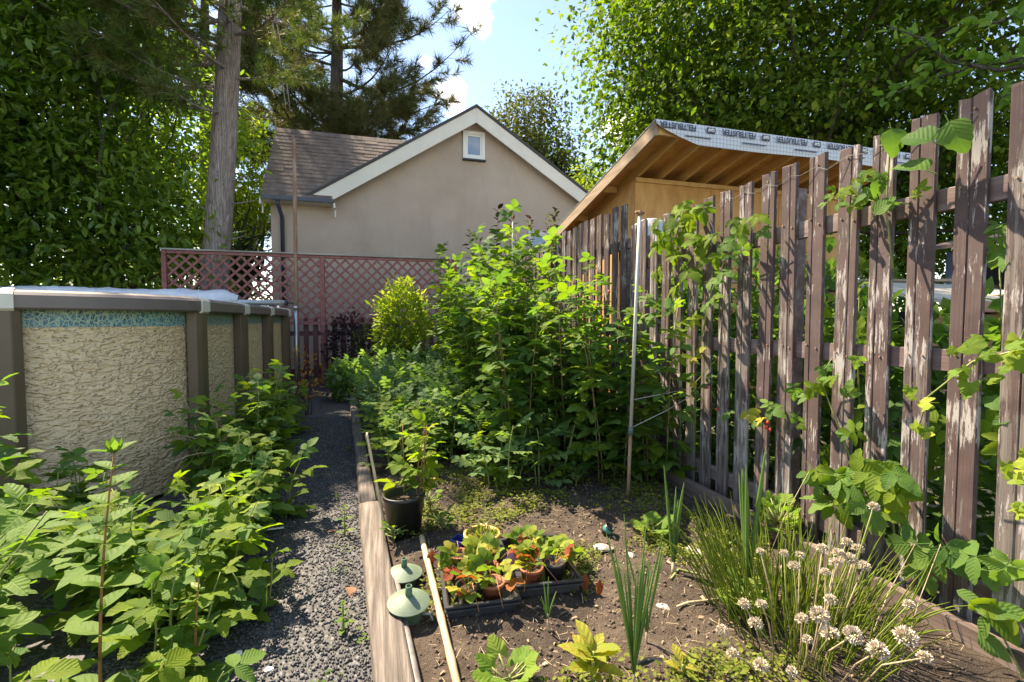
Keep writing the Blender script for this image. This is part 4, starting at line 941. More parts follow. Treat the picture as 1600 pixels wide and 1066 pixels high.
# ------------------------------------------------------------------ vegetable plants
def tri_leaf(width=.74, pet=.55, seed=0, rows=8, tooth=.14, five=False, wav=.02):
    t = leaflet(rows, width, tooth, .22, .26, .42, .8, wav, seed, .06); s = leaflet(rows, width*.88, tooth, .24, .28, .42, .8, wav, seed+3, -.05)
    ps = [stick((0, 0, 0), (0, pet, .0), .014), stick((0, pet, 0), (0, pet+.22, -.01), .011), t.xf(1, 0, (0, pet+.2, -.01)), s.xf(.84, 1.15, (-.01, pet, 0), -.08), s.xf(.84, -1.15, (.01, pet, 0), -.08)]
    if five: ps += [s.xf(.62, 1.9, (-.01, pet-.2, 0), -.15), s.xf(.62, -1.9, (.01, pet-.2, 0), -.15)]
    return merge(ps)
RASP = [tri_leaf(.74, .5, 1).mesh('leaf'), tri_leaf(.70, .42, 5, five=True).mesh('leaf'), tri_leaf(.78, .55, 9, wav=.035).mesh('leaf'), tri_leaf(.66, .45, 12, wav=.04).mesh('leaf')]
for m_ in RASP: pass
def pot_leaf(seed):
    rs = np.random.RandomState(seed); t = leaflet(4, .68, 0, .18, .2, .45, .8, .02, seed); ps = [stick((0, 0, 0), (0, 1.5, -.05), .018), t.xf(.62, 0, (0, 1.45, -.05))]
    for i, y in enumerate((.5, .85, 1.2)):
        for s in (1, -1): ps.append(t.xf((.42, .52, .56)[i]*rs.uniform(.85, 1.1), s*rs.uniform(.9, 1.2), (0, y, -.02*i), rs.uniform(-.25, .1)))
    return merge(ps)
POT = [pot_leaf(s).mesh('leaf') for s in (1, 2, 3)]
STRAWB = [merge([stick((0, 0, 0), (0, 1.3, .0), .02)]+[leaflet(6, .95, .12, .25, .2, .52, .65, .03, s).xf(.8, a, (0, 1.28, 0), -.1) for a in (0, 1.5, -1.5)]).mesh('leaf') for s in (2, 7)]
LANCE = [leaflet(6, .48, 0, .25, .30, .42, .8, .0, 3).mesh('leaf'), leaflet(6, .52, 0, .3, .2, .42, .8, .02, 4).mesh('leaf')]
OBOV = [leaflet(7, .48, .05, .30, .30, .6, .6, .03, 5, .1).mesh('leaf'), leaflet(7, .44, .05, .35, .5, .6, .6, .04, 6, -.15).mesh('leaf')]
def lobed(seed):                      # round lobed squash / vine leaf as a fan with teeth
    rs = np.random.RandomState(seed); n = 26; V = [(0, 0, 0)]; UV = [(0, 0)]; F = []
    for i in range(n+1):
        a = -2.62+5.24*i/n; q = .62*(1+.20*math.cos(a*2.5*1.0)*.7+.10*math.cos(a*5)+.06*(i % 2))
        V.append((q*math.sin(a), .28+q*math.cos(a)*.95, -.22*q*q+.05*math.sin(a*5)+rs.uniform(-.015, .015))); UV.append((V[-1][0], V[-1][1]))
    V[0] = (0, .05, .03)
    for i in range(n): F.append((0, i+2, i+1))
    return merge([Tpl(V, F, UV), stick((0, -.6, -.15), (0, .05, .03), .02)])
LOBED = [lobed(1).mesh('leaf'), lobed(5).mesh('leaf')]
_mc = {}
def withmat(me, mat):                 # a linked copy of a leaf mesh per material
    k = (me.name, mat.name)
    if k not in _mc: c = me.copy(); c.materials.clear(); c.materials.append(mat); _mc[k] = c
    return _mc[k]
def put_leaf(parent, me, mat, p, d, up, s):
    """p in world coordinates; parent is an unrotated root (or an unmoved child of one)"""
    off = Vector(parent.location) if parent.type == 'EMPTY' else Vector((0, 0, 0))
    return part('leaf', withmat(me, mat), None, parent, mat4(Vector(p)-off, fr1(d, up), s))
def cane_plant(name, label, cat, group, base, canes, h, spread, seed, leaves, mats, size, spacing=.055, start=.2, lean=(0, 0), stem=None, zf=None, curve=1.6, pet_up=.35, tip=.55, berries=0, rad=.005, faceup=.35):
    rs = np.random.RandomState(seed); o = empty(name, base, label, cat, group); cnt = 0
    for c in range(canes):
        a = rs.rand()*6.283; b0 = Vector(base)+Vector((math.cos(a)*.05*canes**.5, math.sin(a)*.05*canes**.5, -.03)); hh = h*rs.uniform(.72, 1.05)
        dv = Vector((math.cos(a)*spread*rs.uniform(.2, 1)+lean[0], math.sin(a)*spread*rs.uniform(.2, 1)+lean[1], 0))
        def pos(t): return b0+dv*hh*t**curve+Vector((0, 0, hh*(t-.10*t**3*dv.length)))+Vector((wob((c, t*2, seed), 1)*.05, wob((seed, t*2, c), 1)*.05, 0))*t
        part('cane', MB().tube([pos(t) for t in np.linspace(0, 1, 8)], list(np.linspace(rad, rad*.4, 8)), 5).mesh('cane', True), stem or M['stem_brown'], o, world=True)
        nl = max(3, int(hh*(1-start)/spacing)); ga = rs.rand()*6.283
        for i in range(nl):
            t = start+(1-start)*(i+.5)/nl; ga += 2.4+rs.uniform(-.3, .3); p = pos(t)
            sz_ = size*(1.15-(1-tip)*max(0, (t-.5)/.5))*rs.uniform(.75, 1.15)
            d = np.array([math.cos(ga), math.sin(ga), pet_up+.5*(t > .93)+rs.uniform(-.35, .25)])
            up = np.array([math.cos(ga)*faceup, math.sin(ga)*faceup, 1.0])+rs.normal(size=3)*.22
            put_leaf(o, leaves[rs.randint(len(leaves))], mats[rs.randint(len(mats))], p, d, up, sz_); cnt += 1
    for k in range(berries):
        p = Vector(base)+Vector((rs.uniform(-.2, .2), rs.uniform(-.2, .2), h*rs.uniform(.35, .8)))
        part('berry', BERRY, M['berry'], o, Matrix.Translation(p-Vector(base)))
    return o
BERRY = MB().lathe([(.0005, -.011), (.006, -.009), (.0095, -.002), (.008, .005), (.003, .009), (.0005, .0095)], 10).mesh('berry', True)
# --- raspberry thicket in front of the far fence
rt = np.random.RandomState(77); k = 0
GR = 'raspberry canes crowding the fence behind the white pole'
ORD = 'first second third fourth fifth sixth seventh eighth ninth tenth eleventh twelfth thirteenth fourteenth fifteenth sixteenth'.split()
spots = []
for j, y in enumerate(np.arange(3.0, 8.3, .36)):
    for i_, x in enumerate(np.arange(1.15, 2.0, .36)):
        if j == 0 and i_ == 0: continue
        spots.append((x+rt.uniform(-.12, .12)+(.0 if y < 6 else -.05), y+rt.uniform(-.14, .14), "raspberry plant in the thicket's %s row, %s away from the white pole" % (('front', 'middle', 'fence-side')[i_], ORD[j-(1 if i_ == 0 else 0)])))
for i, (x, y, lab) in enumerate(spots):
    h = 1.55+.25*min(1, max(0, (y-3.0)/1.4))+.45*math.exp(-((y-5.1)/1.1)**2)+rt.uniform(-.15, .12)
    front = x < 1.45 or y < 3.5
    nc = 4 if front else 2
    if y > 6.2: nc = 2 if x < 1.6 else 1
    if x > 1.75: h *= .92
    cane_plant('raspberry_plant', lab, 'raspberry', GR, (x, y, .03), nc, h, .20, 100+i, RASP, [L['rasp'], L['rasp'], L['rasp_l']], (.125 if y < 5.5 else .14), (.05 if front else .06) if y < 5.5 else .075, .08, (-.06, -.05), berries=1 if front and i % 3 == 0 else 0)
# --- purple-tipped shoots above the thicket
for (px, py, Yy), lab in zip(((770, 335, 5.2), (832, 322, 5.4)), ('left purple-leaved shoot rising above the raspberry thicket', 'right purple-leaved shoot rising above the raspberry thicket')):
    p = atY(px, py, Yy); cane_plant('purple_shoot', lab, 'shoot', None, (p.x, Yy, .03), 7, p.z-.02, .07, int(px), LANCE, [L['purple'], L['grey_tree']], .095, .03, .70, (0, 0), M['stem_red'], tip=.8)
# --- potatoes
rp = np.random.RandomState(9); GP = 'potato plants filling the bed beside the path'
i = 0
for j, y in enumerate(np.arange(3.25, 8.4, .42)):
    for i_, x in enumerate(np.arange(-.12, .87, .32)):
        X, Y = x+.36+rp.uniform(-.08, .08)-.055*(y-3.2), y+rp.uniform(-.13, .13)
        if j == 0 and i_ < 2: continue
        h = .48+.16*min(1, (Y-3)/1.5)+rp.uniform(-.06, .08); i += 1
        cane_plant('potato_plant', 'bushy potato plant in the %s row from the black pot, %s from the path' % (ORD[j], ORD[i_-(2 if j == 0 else 0)]), 'potato plant', GP, (X, Y, .04), 7 if Y < 5.8 else 5, h, .36 if i_ else .24, 300+i, POT, [L['potato'], L['potato'], L['rasp_l']] if Y < 4.2 else [L['potato']], .115 if Y < 5.5 else .14, .05 if Y < 5.5 else .07, .12, stem=M['stem_green'], pet_up=.45, tip=.75, rad=.006)
# --- left raspberries along the pool: (pixel x, pixel y of the foot, height, canes, lightness, label)
GLF = 'young raspberry plants along the pool'
left = [(-.97, 3.75, .95, 6, 'tall light green raspberry plant at the corner post of the pool'), (-1.02, 4.45, .86, 4, 'raspberry plant behind the tallest one beside the path'), (-1.05, 3.1, .62, 4, 'raspberry plant against the tan pool wall left of the corner post'),
        (-.72, 3.05, .50, 4, 'low raspberry plant leaning over the gravel at the bend of the path'), (-.78, 2.5, .50, 4, 'yellowing low raspberry plant halfway along the path edge'), (-1.15, 2.45, .55, 4, 'dark raspberry plant in the shade of the pool wall'),
        (-1.62, 2.55, .95, 3, 'tall dark raspberry plant in front of the left pool wall'), (-1.45, 2.0, .62, 4, 'raspberry plant below the tall one at the left edge'), (-.92, 2.02, .48, 5, 'raspberry plant behind the tall red-stemmed weed'),
        (-.62, 2.12, .34, 4, 'small raspberry plant at the path edge near the camera'), (-1.15, 1.62, .55, 4, 'raspberry plant at the lower left behind the sunlit leaves'), (-.72, 1.62, .40, 4, 'raspberry plant beside the dark weed at the bottom'),
        (-1.9, 2.1, .65, 3, 'raspberry plant at the far left edge of the picture'), (-1.05, 5.3, .6, 4, 'raspberry plant at the narrow far part of the path'), (-.98, 1.40, .42, 4, 'leafy raspberry plant at the bottom left corner'), (-.60, 1.50, .30, 3, 'low leaves beside the gravel at the bottom of the picture'), (-1.5, 1.55, .62, 4, 'bright raspberry plant at the lower left picture edge'), (-1.0, 3.42, .78, 5, 'raspberry plant just before the tall one at the pool corner post'), (-.88, 2.8, .58, 5, 'bushy raspberry plant in the middle of the row along the pool'), (-1.35, 2.85, .55, 4, 'raspberry plant touching the tan pool wall near its middle'), (-1.02, 2.25, .52, 5, 'broad raspberry plant between the path and the dark tall one'), (-1.3, 1.8, .5, 5, 'dense raspberry plant at left below the pool post'), (-.82, 2.25, .46, 5, 'light green raspberry plant at the path edge, left of the white tag'), (-.95, 4.05, .8, 4, 'raspberry plant directly behind the pool corner post plant')]
for i, (x, y, h, c, lab) in enumerate(left):
    light = 'yellow' in lab; cane_plant('raspberry_plant', lab, 'raspberry', GLF, (x+(.07 if x > -1.06 else 0), y, 0), c, h, .34 if h < .8 else .16, 500+i, RASP, [L['rasp_l'], L['rasp_l'], L['bright']] if light else ([L['rasp'], L['rasp_l']] if 'dark' in lab or 'shade' in lab else [L['rasp_l']]*4+[L['rasp']]*3), .106 if y > 2.2 else .096, .040, .10, stem=M['stem_green'])
# sunlit arching cane at the near left
cane_plant('raspberry_cane', 'sunlit arching raspberry cane with pale pleated leaves, nearest at left', 'raspberry', None, (-1.10, 1.34, 0), 3, .78, .08, 561, RASP, [L['tallweed']], .105, .04, .45, (.30, .06), stem=M['stem_green'], curve=2.2, faceup=.2)
# --- tall weeds with opposite lance leaves
def tall_weed(label, base, h, seed, size, mat, stem, lean=(0, 0), step=.085):
    rs = np.random.RandomState(seed); o = empty('tall_weed', base, label, 'weed', None); B = Vector(base)
    def pos(t): return B+Vector((lean[0]*t*t, lean[1]*t*t, h*t))
    part('stem', MB().tube([pos(t) for t in np.linspace(0, 1, 9)], list(np.linspace(.0055, .0022, 9)), 6).mesh('stem', True), stem, o, world=True)
    z = .12*h; a = rs.rand()*3
    while z < h:
        t = z/h; a += 1.57+rs.uniform(-.2, .2)
        for s in (0, math.pi):
            sz_ = size*(1.0 if t < .6 else 1.2-.65*t)*rs.uniform(.85, 1.15); d = (math.cos(a+s), math.sin(a+s), .35+.8*max(0, t-.7)); put_leaf(o, LANCE[rs.randint(2)], mat, pos(t), d, (-.25*d[0], -.25*d[1], 1), sz_)
            if t > .35: put_leaf(o, LANCE[rs.randint(2)], mat, pos(t), (math.cos(a+s+.6), math.sin(a+s+.6), .9), (0, 0, 1), sz_*.45)
        z += step*(1-.45*t)
    for k in range(6): put_leaf(o, LANCE[k % 2], mat, pos(1), (math.cos(k*1.05), math.sin(k*1.05), 1.2), (math.cos(k*1.05), math.sin(k*1.05), -.4), size*.38)
    return o
tall_weed('tall weed with red stem and brightly sunlit lance leaves, at left', (-.82, 1.66, 0), .80, 1, .125, L['tallweed'], M['stem_red'], (.05, .02))
tall_weed('dark green lance-leaved weed at the gravel edge near the camera', (-.59, 1.72, 0), .36, 2, .08, L['laurel'], M['stem_red'], (.02, 0))
tall_weed('small lance-leaved weed beside the edging timber', (-.19, 2.72, 0), .16, 3, .055, L['weed'], M['stem_green'], (0, 0), .04)
tall_weed('little weed in the gravel at the foot of the sunlit timber', (-.14, 1.86, 0), .11, 4, .04, L['weed'], M['stem_green'], (0, 0), .03)
# dry brambles against the pool wall
for i, lab in enumerate(('upper thin dry bramble stalk in front of the pool wall', 'lower thin dry bramble stalk in front of the pool wall', 'short dry bramble stalk near the pool corner post')):
    rs = np.random.RandomState(i); q = [atY(130+60*i+t*170, 690+i*22-30*math.sin(3*t)+8*wob((t*3, i, 0), 1), 2.95+.5*t) for t in np.linspace(0, 1, 9)]
    b = MB().tube(q, .0028, 5)
    for k in range(7): j = rs.randint(1, 8); b.tube([q[j], q[j]+Vector((rs.uniform(-.1, .1), rs.uniform(-.05, .05), rs.uniform(-.16, .02)))], [.002, .001], 4)
    single('dry_stalk', b.mesh('stalk', True), M['straw'], lab, 'stalk')
# --- bushes before the lattice
def shrub(name, label, c, r_, tpl, leaf, mat, n, seed, cat='shrub', stems=7, up=.4):
    rs = np.random.RandomState(seed); o = empty(name, (c[0], c[1], 0), label, cat); b = MB()
    d = nrm(rs.normal(size=(n, 3))); q = .35+.65*rs.rand(n)**.5; bump_ = np.array([1+.35*wob(tuple(x*1.7), 1.2, seed)+.2*wob(tuple(x*5), 1.2, seed) for x in d])
    P = np.array(c)+d*np.array(r_)*(q*bump_)[:, None]; k_ = P[:, 2] > .03; P = P[k_]; d = d[k_]; n = len(P)
    D = d*.6+rs.normal(size=(n, 3))*.5+np.array([0, 0, up])
    for i in range(stems):
        t = P[rs.randint(n)]; b.tube(limb_pts((c[0]+rs.uniform(-.05, .05), c[1], 0), t, 6, rs, .1), list(np.linspace(.012, .003, 6)), 5)
    part('stems', b.mesh('stems', True), M['dark_bark'], o, world=True, kind='stuff')
    part('foliage', scatter('fol', tpl, P, frames(D, np.tile([0, 0, 1.], (n, 1))+rs.normal(size=(n, 3))*.4), leaf*(.6+.7*rs.rand(n)), rs.rand(n)), mat, o, world=True, kind='stuff'); return o
shrub('round_shrub', 'rounded bright yellow-green shrub in front of the red lattice', (.40, 7.9, 1.15), (.43, .42, .72), LAUREL, .10, L['bright'], 2600, 1, stems=16)
shrub('purple_bush', 'dark purple-leaved bush at the foot of the lattice screen', (-.50, 8.75, .72), (.42, .25, .62), TL3, .06, L['purple'], 1500, 2)
shrub('blue_grey_bush', 'low grey-green bush left of the round yellow-green shrub', (-.12, 8.5, .62), (.32, .3, .5), TL3, .065, L['grey_tree'], 900, 3)
shrub('peony_bush', 'low dark green bush at the far end of the path', (-.42, 7.55, .28), (.32, .4, .34), TL3, .10, L['potato'], 900, 4)
shrub('orange_fern', 'small orange-leaved plant at the far left of the path', (-.86, 6.4, .38), (.14, .14, .30), LAUREL, .07, L['orange'], 60, 5, 'plant', 4)
shrub('orange_fern', 'thin orange foliage beside the far end of the pool', (-1.12, 7.7, .62), (.22, .1, .16), LAUREL, .06, L['orange'], 70, 6, 'plant', 4)
# --- shrubs behind the fence (neighbour's side)
shrub('neighbour_shrub', 'dark green bramble bush behind the nearest fence pickets', (2.75, 1.5, .55), (.45, .7, .75), TL3, .085, L['rasp'], 3000, 11)
shrub('neighbour_shrub', 'dark green bramble bush behind the middle fence pickets', (2.70, 2.7, .75), (.42, .8, .9), TL3, .085, L['rasp'], 3600, 12)
shrub('neighbour_shrub', 'tall green bush behind the fence beside the plywood shed', (2.72, 3.9, .95), (.35, .7, 1.05), TL3, .085, L['rasp'], 3200, 13)
shrub('neighbour_shrub', 'green shrub far behind the fence right of the wooden hutch', (7.6, 2.4, .8), (.8, 1.0, 1.1), TL, .11, L['rasp_l'], 2200, 14)
shrub('neighbour_shrub', 'green shrub behind the wooden hutch', (6.7, 5.0, .9), (1.0, .7, 1.1), TL, .11, L['rasp'], 2400, 15)

# ------------------------------------------------------------------ vines growing through the fence
def vine(label, leaves, stem_px, X=2.03, mats=None, size=.1, seed=0, lm=None, stemcol=None):
    """leaves: (px, py, size factor) on the plane X just in front of the pickets"""
    rs = np.random.RandomState(seed); p0 = atX(*stem_px[0], X+.0); o = empty('bramble_vine', p0, label, 'vine')
    pts = [atX(x, y, X+.03*math.sin(i*1.7)) for i, (x, y) in enumerate(stem_px)]
    part('stem', MB().tube(pts, list(np.linspace(.0045, .002, len(pts))), 5).mesh('stem', True), stemcol or M['stem_green'], o, world=True)
    leaves = leaves+[(px+rs.uniform(-14, 14), py+rs.uniform(-14, 14), s*.7) for (px, py, s) in leaves if size < .09 or X < 2.0]
    for (px, py, s) in leaves:
        p = atX(px, py, X-.02-.05*rs.rand()); a = rs.uniform(0, 6.283)
        up = np.array([-.75, -.55, .65])+rs.normal(size=3)*.3; d = np.array([-.1*math.cos(a), math.cos(a), .6*math.sin(a)-.35])
        me = (lm or RASP)[rs.randint(len(lm or RASP))]; R = fr1(d, up); p = p-Vector(R[:, 1])*(.6*size*s)
        put_leaf(o, me, (mats or [L['rasp'], L['rasp_l']])[rs.randint(len(mats or [0, 0]))], p, d, up, size*s)
    return o
BIG = [merge([leaflet(10, .82, .09, .26, .34, .36, .75, .03, s, .1).xf(1, 0, (0, .25, 0)), stick((0, 0, 0), (0, .27, 0), .018)]).mesh('leaf') for s in (1, 6)]
vine('vine with large heart-shaped leaves draped over two tall fence pickets', [(1395, 215, 1.15), (1440, 215, 1.35), (1430, 260, 1.5), (1490, 205, 1.3), (1372, 290, .8), (1375, 325, .9), (1345, 310, .7)], [(1395, 420), (1385, 330), (1390, 240), (1420, 212), (1475, 215)], X=2.0, size=.095, seed=1, lm=BIG, mats=[L['rasp'], L['rasp']])
vine('vine with small lobed leaves climbing the pickets below the shed roof', [(1300, 305, .6), (1320, 300, .7), (1340, 285, .7), (1360, 300, .8), (1375, 280, .6), (1310, 320, .6), (1355, 270, .6), (1440, 296, .5), (1385, 318, .6), (1330, 322, .6), (1290, 318, .5)], [(1420, 318), (1370, 316), (1330, 305), (1300, 312)], size=.075, seed=2)
vine('vine with light leaves crowning the pickets behind the white pole', [(1060, 325, .9), (1080, 340, 1.0), (1045, 345, .9), (1070, 360, 1.1), (1100, 330, .8), (1050, 375, 1.0), (1025, 385, 1.0), (1085, 375, 1.0), (1110, 370, .9), (1060, 400, 1), (1030, 420, 1), (1075, 425, 1), (1055, 450, .9), (1095, 405, .9), (1040, 365, .9), (1020, 360, .8), (1070, 318, .7)], [(1050, 560), (1060, 480), (1050, 420), (1065, 350), (1090, 330)], X=1.99, mats=[L['rasp_l']], size=.11, seed=3)
vine('leafy vine between the pickets right of the white pole', [(1130, 380, .9), (1150, 365, .9), (1165, 350, .8), (1185, 340, .8), (1140, 400, .8), (1120, 400, .8), (1160, 385, .8), (1130, 425, .8), (1110, 440, .8), (1190, 360, .6), (1145, 345, .7), (1105, 480, .7), (1085, 500, .8), (1115, 465, .7)], [(1090, 560), (1110, 460), (1140, 390), (1190, 345)], X=2.0, size=.10, seed=4)
VB = vine('low vine with yellowish leaves and berries on the middle pickets', [(1090, 552, .8), (1105, 590, .6), (1075, 590, .7), (1170, 645, .9), (1205, 640, .9), (1190, 655, .7), (1085, 610, .6), (1130, 650, .5)], [(1085, 700), (1085, 600), (1120, 560), (1090, 545)], X=2.03, mats=[L['rasp_y'], L['rasp']], size=.085, seed=5)
vine('single leafy shoot in the gap at the middle rail', [(1270, 605, .9), (1258, 620, .8), (1305, 590, .8), (1325, 615, .8), (1330, 675, 1.0), (1340, 560, .6), (1240, 610, .7), (1245, 650, .6), (1285, 575, .6)], [(1330, 720), (1300, 640), (1280, 590), (1300, 560)], X=2.03, size=.08, seed=6)
vine('broad green bramble leaves spreading in front of the pickets above the chives', [(1275, 735, .9), (1310, 745, 1.2), (1345, 740, 1.2), (1380, 745, 1.3), (1400, 765, 1.1), (1300, 785, 1.3), (1355, 785, 1.1), (1330, 760, 1.2), (1370, 790, .9), (1285, 760, .9), (1395, 740, .9)], [(1400, 850), (1390, 780), (1340, 750), (1280, 740)], X=1.97, size=.105, seed=7)
vine('bramble shoot with dark leaves between the near pickets at rail height', [(1430, 850, 1.2), (1455, 870, 1.3), (1480, 858, 1.1), (1520, 870, 1.2), (1545, 885, 1.1), (1440, 890, 1.0), (1570, 890, .9)], [(1420, 930), (1445, 870), (1500, 865), (1560, 890)], X=2.0, size=.09, seed=8, mats=[L['rasp']])
vine('sunlit yellow-green vine hanging across the near pickets at right', [(1500, 545, .7), (1530, 540, .8), (1545, 560, .7), (1575, 560, .8), (1590, 545, .9), (1520, 570, .7), (1560, 590, .6), (1510, 610, .8), (1440, 630, .7), (1420, 615, .6), (1430, 660, .7), (1445, 680, .7), (1495, 580, .6), (1600, 575, .8)], [(1640, 540), (1580, 550), (1520, 565), (1450, 620), (1435, 670)], X=1.93, mats=[L['rasp_l'], L['bright'], L['squash']], size=.058, seed=9, lm=LOBED)
vine('yellow-leaved twig at the right picture edge', [(1590, 725, .6), (1575, 735, .6), (1600, 750, .7), (1585, 790, .5), (1600, 800, .6)], [(1640, 740), (1600, 735), (1570, 725)], X=1.9, mats=[L['bright']], size=.055, seed=10, lm=LOBED)
vine('green leafy shoot at the lower right corner before the fence', [(1530, 950, 1.1), (1560, 955, 1.1), (1575, 985, 1.2), (1560, 1015, 1.0), (1590, 960, 1.0), (1535, 985, .9)], [(1600, 1060), (1570, 1000), (1540, 955)], X=1.93, size=.10, seed=11, lm=LANCE)
vine('leaf cluster between the two rightmost pickets', [(1555, 380, .9), (1570, 395, .9), (1560, 350, .7), (1575, 700, .9), (1560, 660, .8), (1580, 640, .9)], [(1570, 720), (1565, 500), (1560, 360)], X=2.16, size=.10, seed=12)
vine('green shoots in the shaded gap behind the middle pickets', [(1345, 420, .9), (1340, 450, .8), (1220, 420, .9), (1225, 460, .8), (1280, 440, .8), (1282, 480, .9), (1180, 470, .8), (1345, 520, .9), (1345, 640, 1.0), (1395, 700, 1), (1460, 720, 1), (1465, 660, 1), (1400, 640, .9), (1290, 700, .9), (1240, 700, .9)], [(1345, 700), (1340, 540), (1345, 400)], X=2.2, size=.105, seed=13)
for px, py in ((1200, 660), (1198, 668), (1203, 672), (1105, 605), (1120, 640)): part('berry', BERRY, M['berry'], VB, Matrix.Translation(atX(px, py, 2.0)-Vector(VB.location)))

# ------------------------------------------------------------------ poles and canes in the bed
a = gp(981, 778, .04); t_ = Vector((a.x+.075, a.y+.02, 1.87)); o = empty('leaning_pole', a, 'thin white and rusty pole standing in front of the raspberry thicket', 'pole')
m1 = a.lerp(t_, .24)
part('rusty_foot', MB().tube([a-Vector((0, 0, .08)), a.lerp(t_, .12), m1], .0115, 10).mesh('p', True), M['rust'], o, world=True, label='rust-brown lower end of the pole')
part('white_sleeve', MB().tube([m1, a.lerp(t_, .6), t_], .0115, 10).mesh('p', True), M['pvc'], o, world=True)
part('clamp', MB().tube([a.lerp(t_, .225), a.lerp(t_, .255)], .018, 10).mesh('p', True), M['wire_dark'], o, world=True)
part('cap', MB().tube([t_, t_+Vector((0, 0, .03))], .016, 8).tube([t_+Vector((-.03, 0, .02)), t_+Vector((.03, 0, .02))], .009, 6).mesh('p', True), M['rust'], o, world=True)
c1 = a.lerp(t_, .35); c2 = a.lerp(t_, .25)
f1 = Vector((2.06, 2.70, .74)); f2 = Vector((2.06, 2.66, .72))
single('guy_wire', MB().tube([c1, f1], .0022, 5).mesh('w', True), M['pvc'], 'upper white guy wire from the pole to the fence', 'wire')
single('guy_wire', MB().tube([c2, c2.lerp(f2, .5)+Vector((0, 0, -.012)), f2], .0026, 5).mesh('w', True), M['pvc'], 'lower sagging guy wire tied to the pole clamp', 'wire')
def cane(label, p0, p1, r0=.006, mat='bamboo', name='bamboo_cane', knots=5):
    p0, p1 = Vector(p0), Vector(p1); o = empty(name, p0, label, 'cane')
    n = knots*4; pts = [p0.lerp(p1, i/n) for i in range(n+1)]; rad = [r0*(1.18 if i % 4 == 0 and 0 < i < n else 1.0)*(1-.15*i/n) for i in range(n+1)]
    part('shaft', MB().tube(pts, rad, 8).mesh('cane', True), M[mat], o, world=True); return o
cane('bamboo cane leaning against the black pot', gp(626, 843, .045), (*gp(644, 812, .04)[:2], .36), .009)
q = gp(604, 835, .05)
cane('tall bamboo cane behind the timber beside the black pot', q, (q.x-.10, q.y+.25, .55), .007)
cane('split bamboo cane left of the black pot, leaning left', gp(592, 790, .05), (gp(592, 790, .05).x-.05, gp(592, 790, .05).y+.05, .40), .006)
cane('short pale cane among the potato leaves by the timber', gp(585, 745, .05), (gp(585, 745, .05).x-.06, gp(585, 745, .05).y+.02, .36), .005)
cane('long bamboo pole lying on the soil beside the seed tray', (.205, 2.40, .085), (.228, 1.05, .075), .0145, knots=6)
cane('dark grey pipe lying along the timber below the green pots', (.062, 2.02, .07), (.128, 1.1, .068), .0165, 'pipe', 'pipe', knots=1)
for i, (px, py, h, lab) in enumerate(((836, 640, 1.3, 'left thin grey stake standing in the raspberry thicket'), (1, 1, 0, ''))):
    if h: g = Vector((1.25, 4.4, .03)); cane(lab, g, (g.x+.02, g.y, 2.15), .008, 'pvc', 'garden_stake', 1)

# ------------------------------------------------------------------ pots and tray
def pot(name, label, loc, rt_, rb_, h, mat, cat='pot', wall=.006, rimh=.02, soil=True, tilt=None, fill=.82):
    o = empty(name, loc, label, cat)
    if tilt: o.rotation_euler = tilt
    body = part('body', MB().lathe([(.001, 0), (rb_, 0), (rb_+(rt_-rb_)*(1-rimh/h), h-rimh), (rt_+.004, h-rimh), (rt_+.005, h), (rt_-wall, h), (rb_-wall, .006)], 32).mesh('pot', True), mat, o)
    for p in body.data.polygons: p.use_smooth = True
    if soil:
        z = h*fill; rr_ = (rb_+(rt_-rb_)*fill)-wall*.7; n = 10; mb = MB(); prof = [(rr_*k/n+.0005, z+.006*mnoise.noise(Vector((k*.9, z*9, loc[0]*7)))) for k in range(n, -1, -1)]
        part('soil', mb.lathe(prof, 24).mesh('soil', True), M['pot_soil'], o)
    return o
b = gp(632, 838, .04); pot('black_pot', 'black plastic flower pot standing beside the timber', b, .108, .085, .235, M['black_plastic'])
cane_plant('pot_plant', 'yellow-green leafy plant with reddish shoots growing in the black pot', 'plant', None, (b.x, b.y, .22), 4, .50, .24, 701, RASP, [L['rasp_l'], L['rasp_l'], L['straw_leaf']], .085, .045, .15, stem=M['stem_red'])
pot('yellow_pot', 'yellow glazed pot behind the seed tray', (.465, 2.14, .075), .083, .06, .115, M['yellow_pot'], fill=.9)
low = lambda x, y: .155
rs = np.random.RandomState(6)
n = 170; A = rs.rand(n)*6.283; q = .065*rs.rand(n)**.5; P = np.stack([.465+q*np.cos(A), 2.14+q*np.sin(A), np.full(n, .177)], -1); D = np.stack([np.cos(A)*.5, np.sin(A)*.5, .4+rs.rand(n)], -1)
tag(part('sedum', scatter('sedum', leaflet(2, .3, 0, .2, .2), P, frames(D, rs.normal(size=(n, 3))), .018+.02*rs.rand(n)), L['moss']), 'mossy yellow-green growth filling the yellow pot', 'plant', kind='stuff')
o = empty('blue_tub', (.375, 2.24, .045), 'small blue plastic tub behind the yellow pot', 'tub'); part('body', MB().lathe([(.001, 0), (.038, 0), (.046, .075), (.049, .075), (.049, .085), (.043, .085), (.036, .006)], 4).mesh('tub', bevel=.003), M['blue'], o)
o = empty('plant_label', (.575, 2.02, .05), 'pink plant label leaning on the yellow pot', 'label'); part('tag', MB().box((0, 0, .045), (.05, .0025, .085), Matrix.Rotation(-.5, 3, 'X') @ Matrix.Rotation(.45, 3, 'Y')).mesh('tag', bevel=.001), M['pink'], o)
